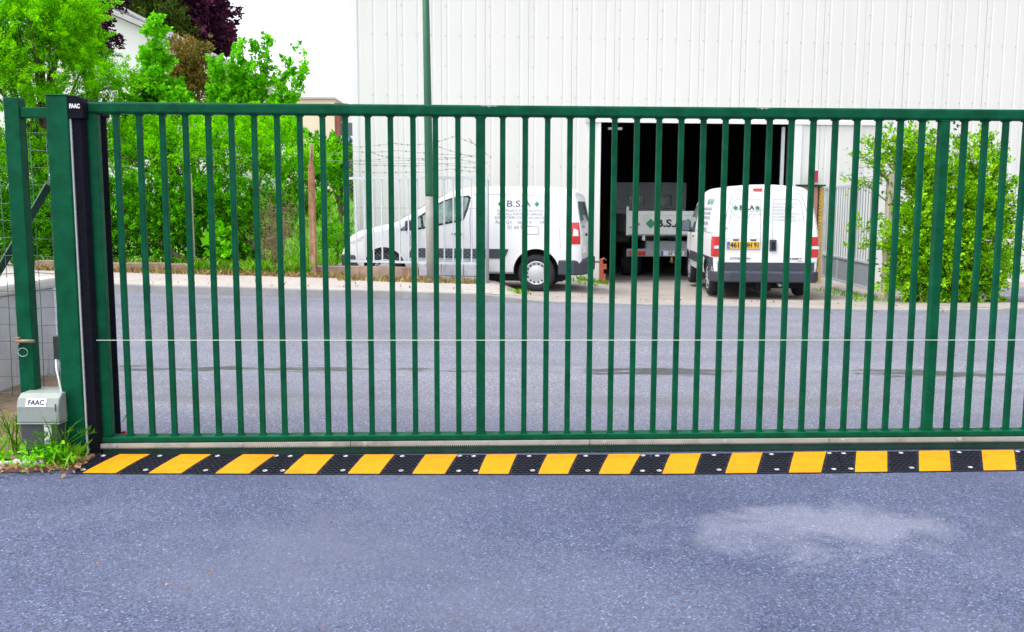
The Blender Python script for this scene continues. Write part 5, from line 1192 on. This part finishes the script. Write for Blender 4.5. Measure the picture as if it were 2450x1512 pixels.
setp(link('red_wrapper', leaves_mesh('red_wrapper', rgm, .045, 'litter_red', .9, .5)), 'crumpled red wrapper on the ground behind the left end of the gate', 'litter')

# ---------------------------------------------------------------- buildings far behind
D = 28.5; gb = thing('gabled_building', 'white gabled building behind the trees at the upper left', 'building', (at(240, 600, D).x, D, .2))
a, e, c_ = at(215, 12, D), at(490, 132, D), at(-60, 132, D)
poly = [(c_.x, .0), (e.x, .0), (e.x, e.z), (a.x, a.z), (c_.x, e.z)]
MB().prism(poly, 'y', D, D + 8).build('gable_wall', 'white_render', gb)
th = .16
for (p0, p1) in ((a, e), (c_, a)):
    dv = Vector((p1.x - p0.x, 0, p1.z - p0.z)); 
    if dv.x < 0: dv = -dv
    dn = dv.normalized(); nn = Vector((-dn.z, 0, dn.x))
    q0 = Vector((p0.x, 0, p0.z)) - dn * .05; q1 = Vector((p1.x, 0, p1.z)) + dn * .4
    pl2 = [(q.x, q.z) for q in (q0 + nn * .02, q1 + nn * .02, q1 + nn * th, q0 + nn * th)]
    MB().prism(pl2, 'y', D - .25, D + 8.2).build('roof_slope', 'roof_grey', gb)
for i in range(3):
    q = at(120 + i * 90, 330, D); wn = MB().box((q.x - .45, D - .03, q.z - .6), (q.x + .45, D - .005, q.z + .6)).build('window', 'trim_white', gb); MB().box((q.x - .38, D - .05, q.z - .53), (q.x + .38, D - .031, q.z + .53)).build('pane', 'pane', wn)
# apartment block
D = 82.0
ab = thing('apartment_block', 'distant beige and white apartment block beside the hall corner', 'building', (at(790, 600, D).x, D, .2))
def abox(name, x0, x1, y0, y1, d0, d1, mat, parent=None):
    a, c_ = at(x0, y0, D + d0), at(x1, y1, D + d0); return MB().box((a.x, D + d0, a.z), (c_.x, D + d1, c_.z)).build(name, mat, parent or ab)
abox('beige_wing', 690, 799, 620, 236, 0, 14, 'beige'); abox('wing_parapet', 688, 800, 236, 232, -.2, 14, 'roof_grey')
abox('brown_stair_tower', 799.5, 811, 620, 246, .3, 10, 'brown_red'); 
abox('white_wing', 811.5, 935, 620, 257, 1.0, 13, 'white_render'); rf_ = abox('brown_attic', 811.5, 832, 257, 247, 1.0, 8, 'brown_red')
for r0 in (292, 372, 440):
    for (q0, q1) in ((815, 827), (850 - 18, 850 - 1), (872, 890), (900, 918)):
        w_ = abox('window', q0, q1, r0 + 34, r0, .86, .99, 'trim_white'); abox('pane', q0 + 1.2, q1 - 1.2, r0 + 32.5, r0 + 1.5, .80, .855, 'pane', w_)
abox('brown_panel', 812, 830, 290, 268, .9, .99, 'brown_red')
sg_ = abox('sign_band', 812, 935, 352, 326, .6, .98, 'white_print')
q = at(843, 337, D + .55); text('lettering', 'M', 1.1, q - ROOTM[ab].translation, (1, 0, 0), (0, 0, 1), 'text_teal', sg_, .02, .65)
abox('painted_balcony_shade', 834, 935, 372, 356, .9, .99, 'pane')  # dark slab on the wall paints a balcony's shade; no recess is built
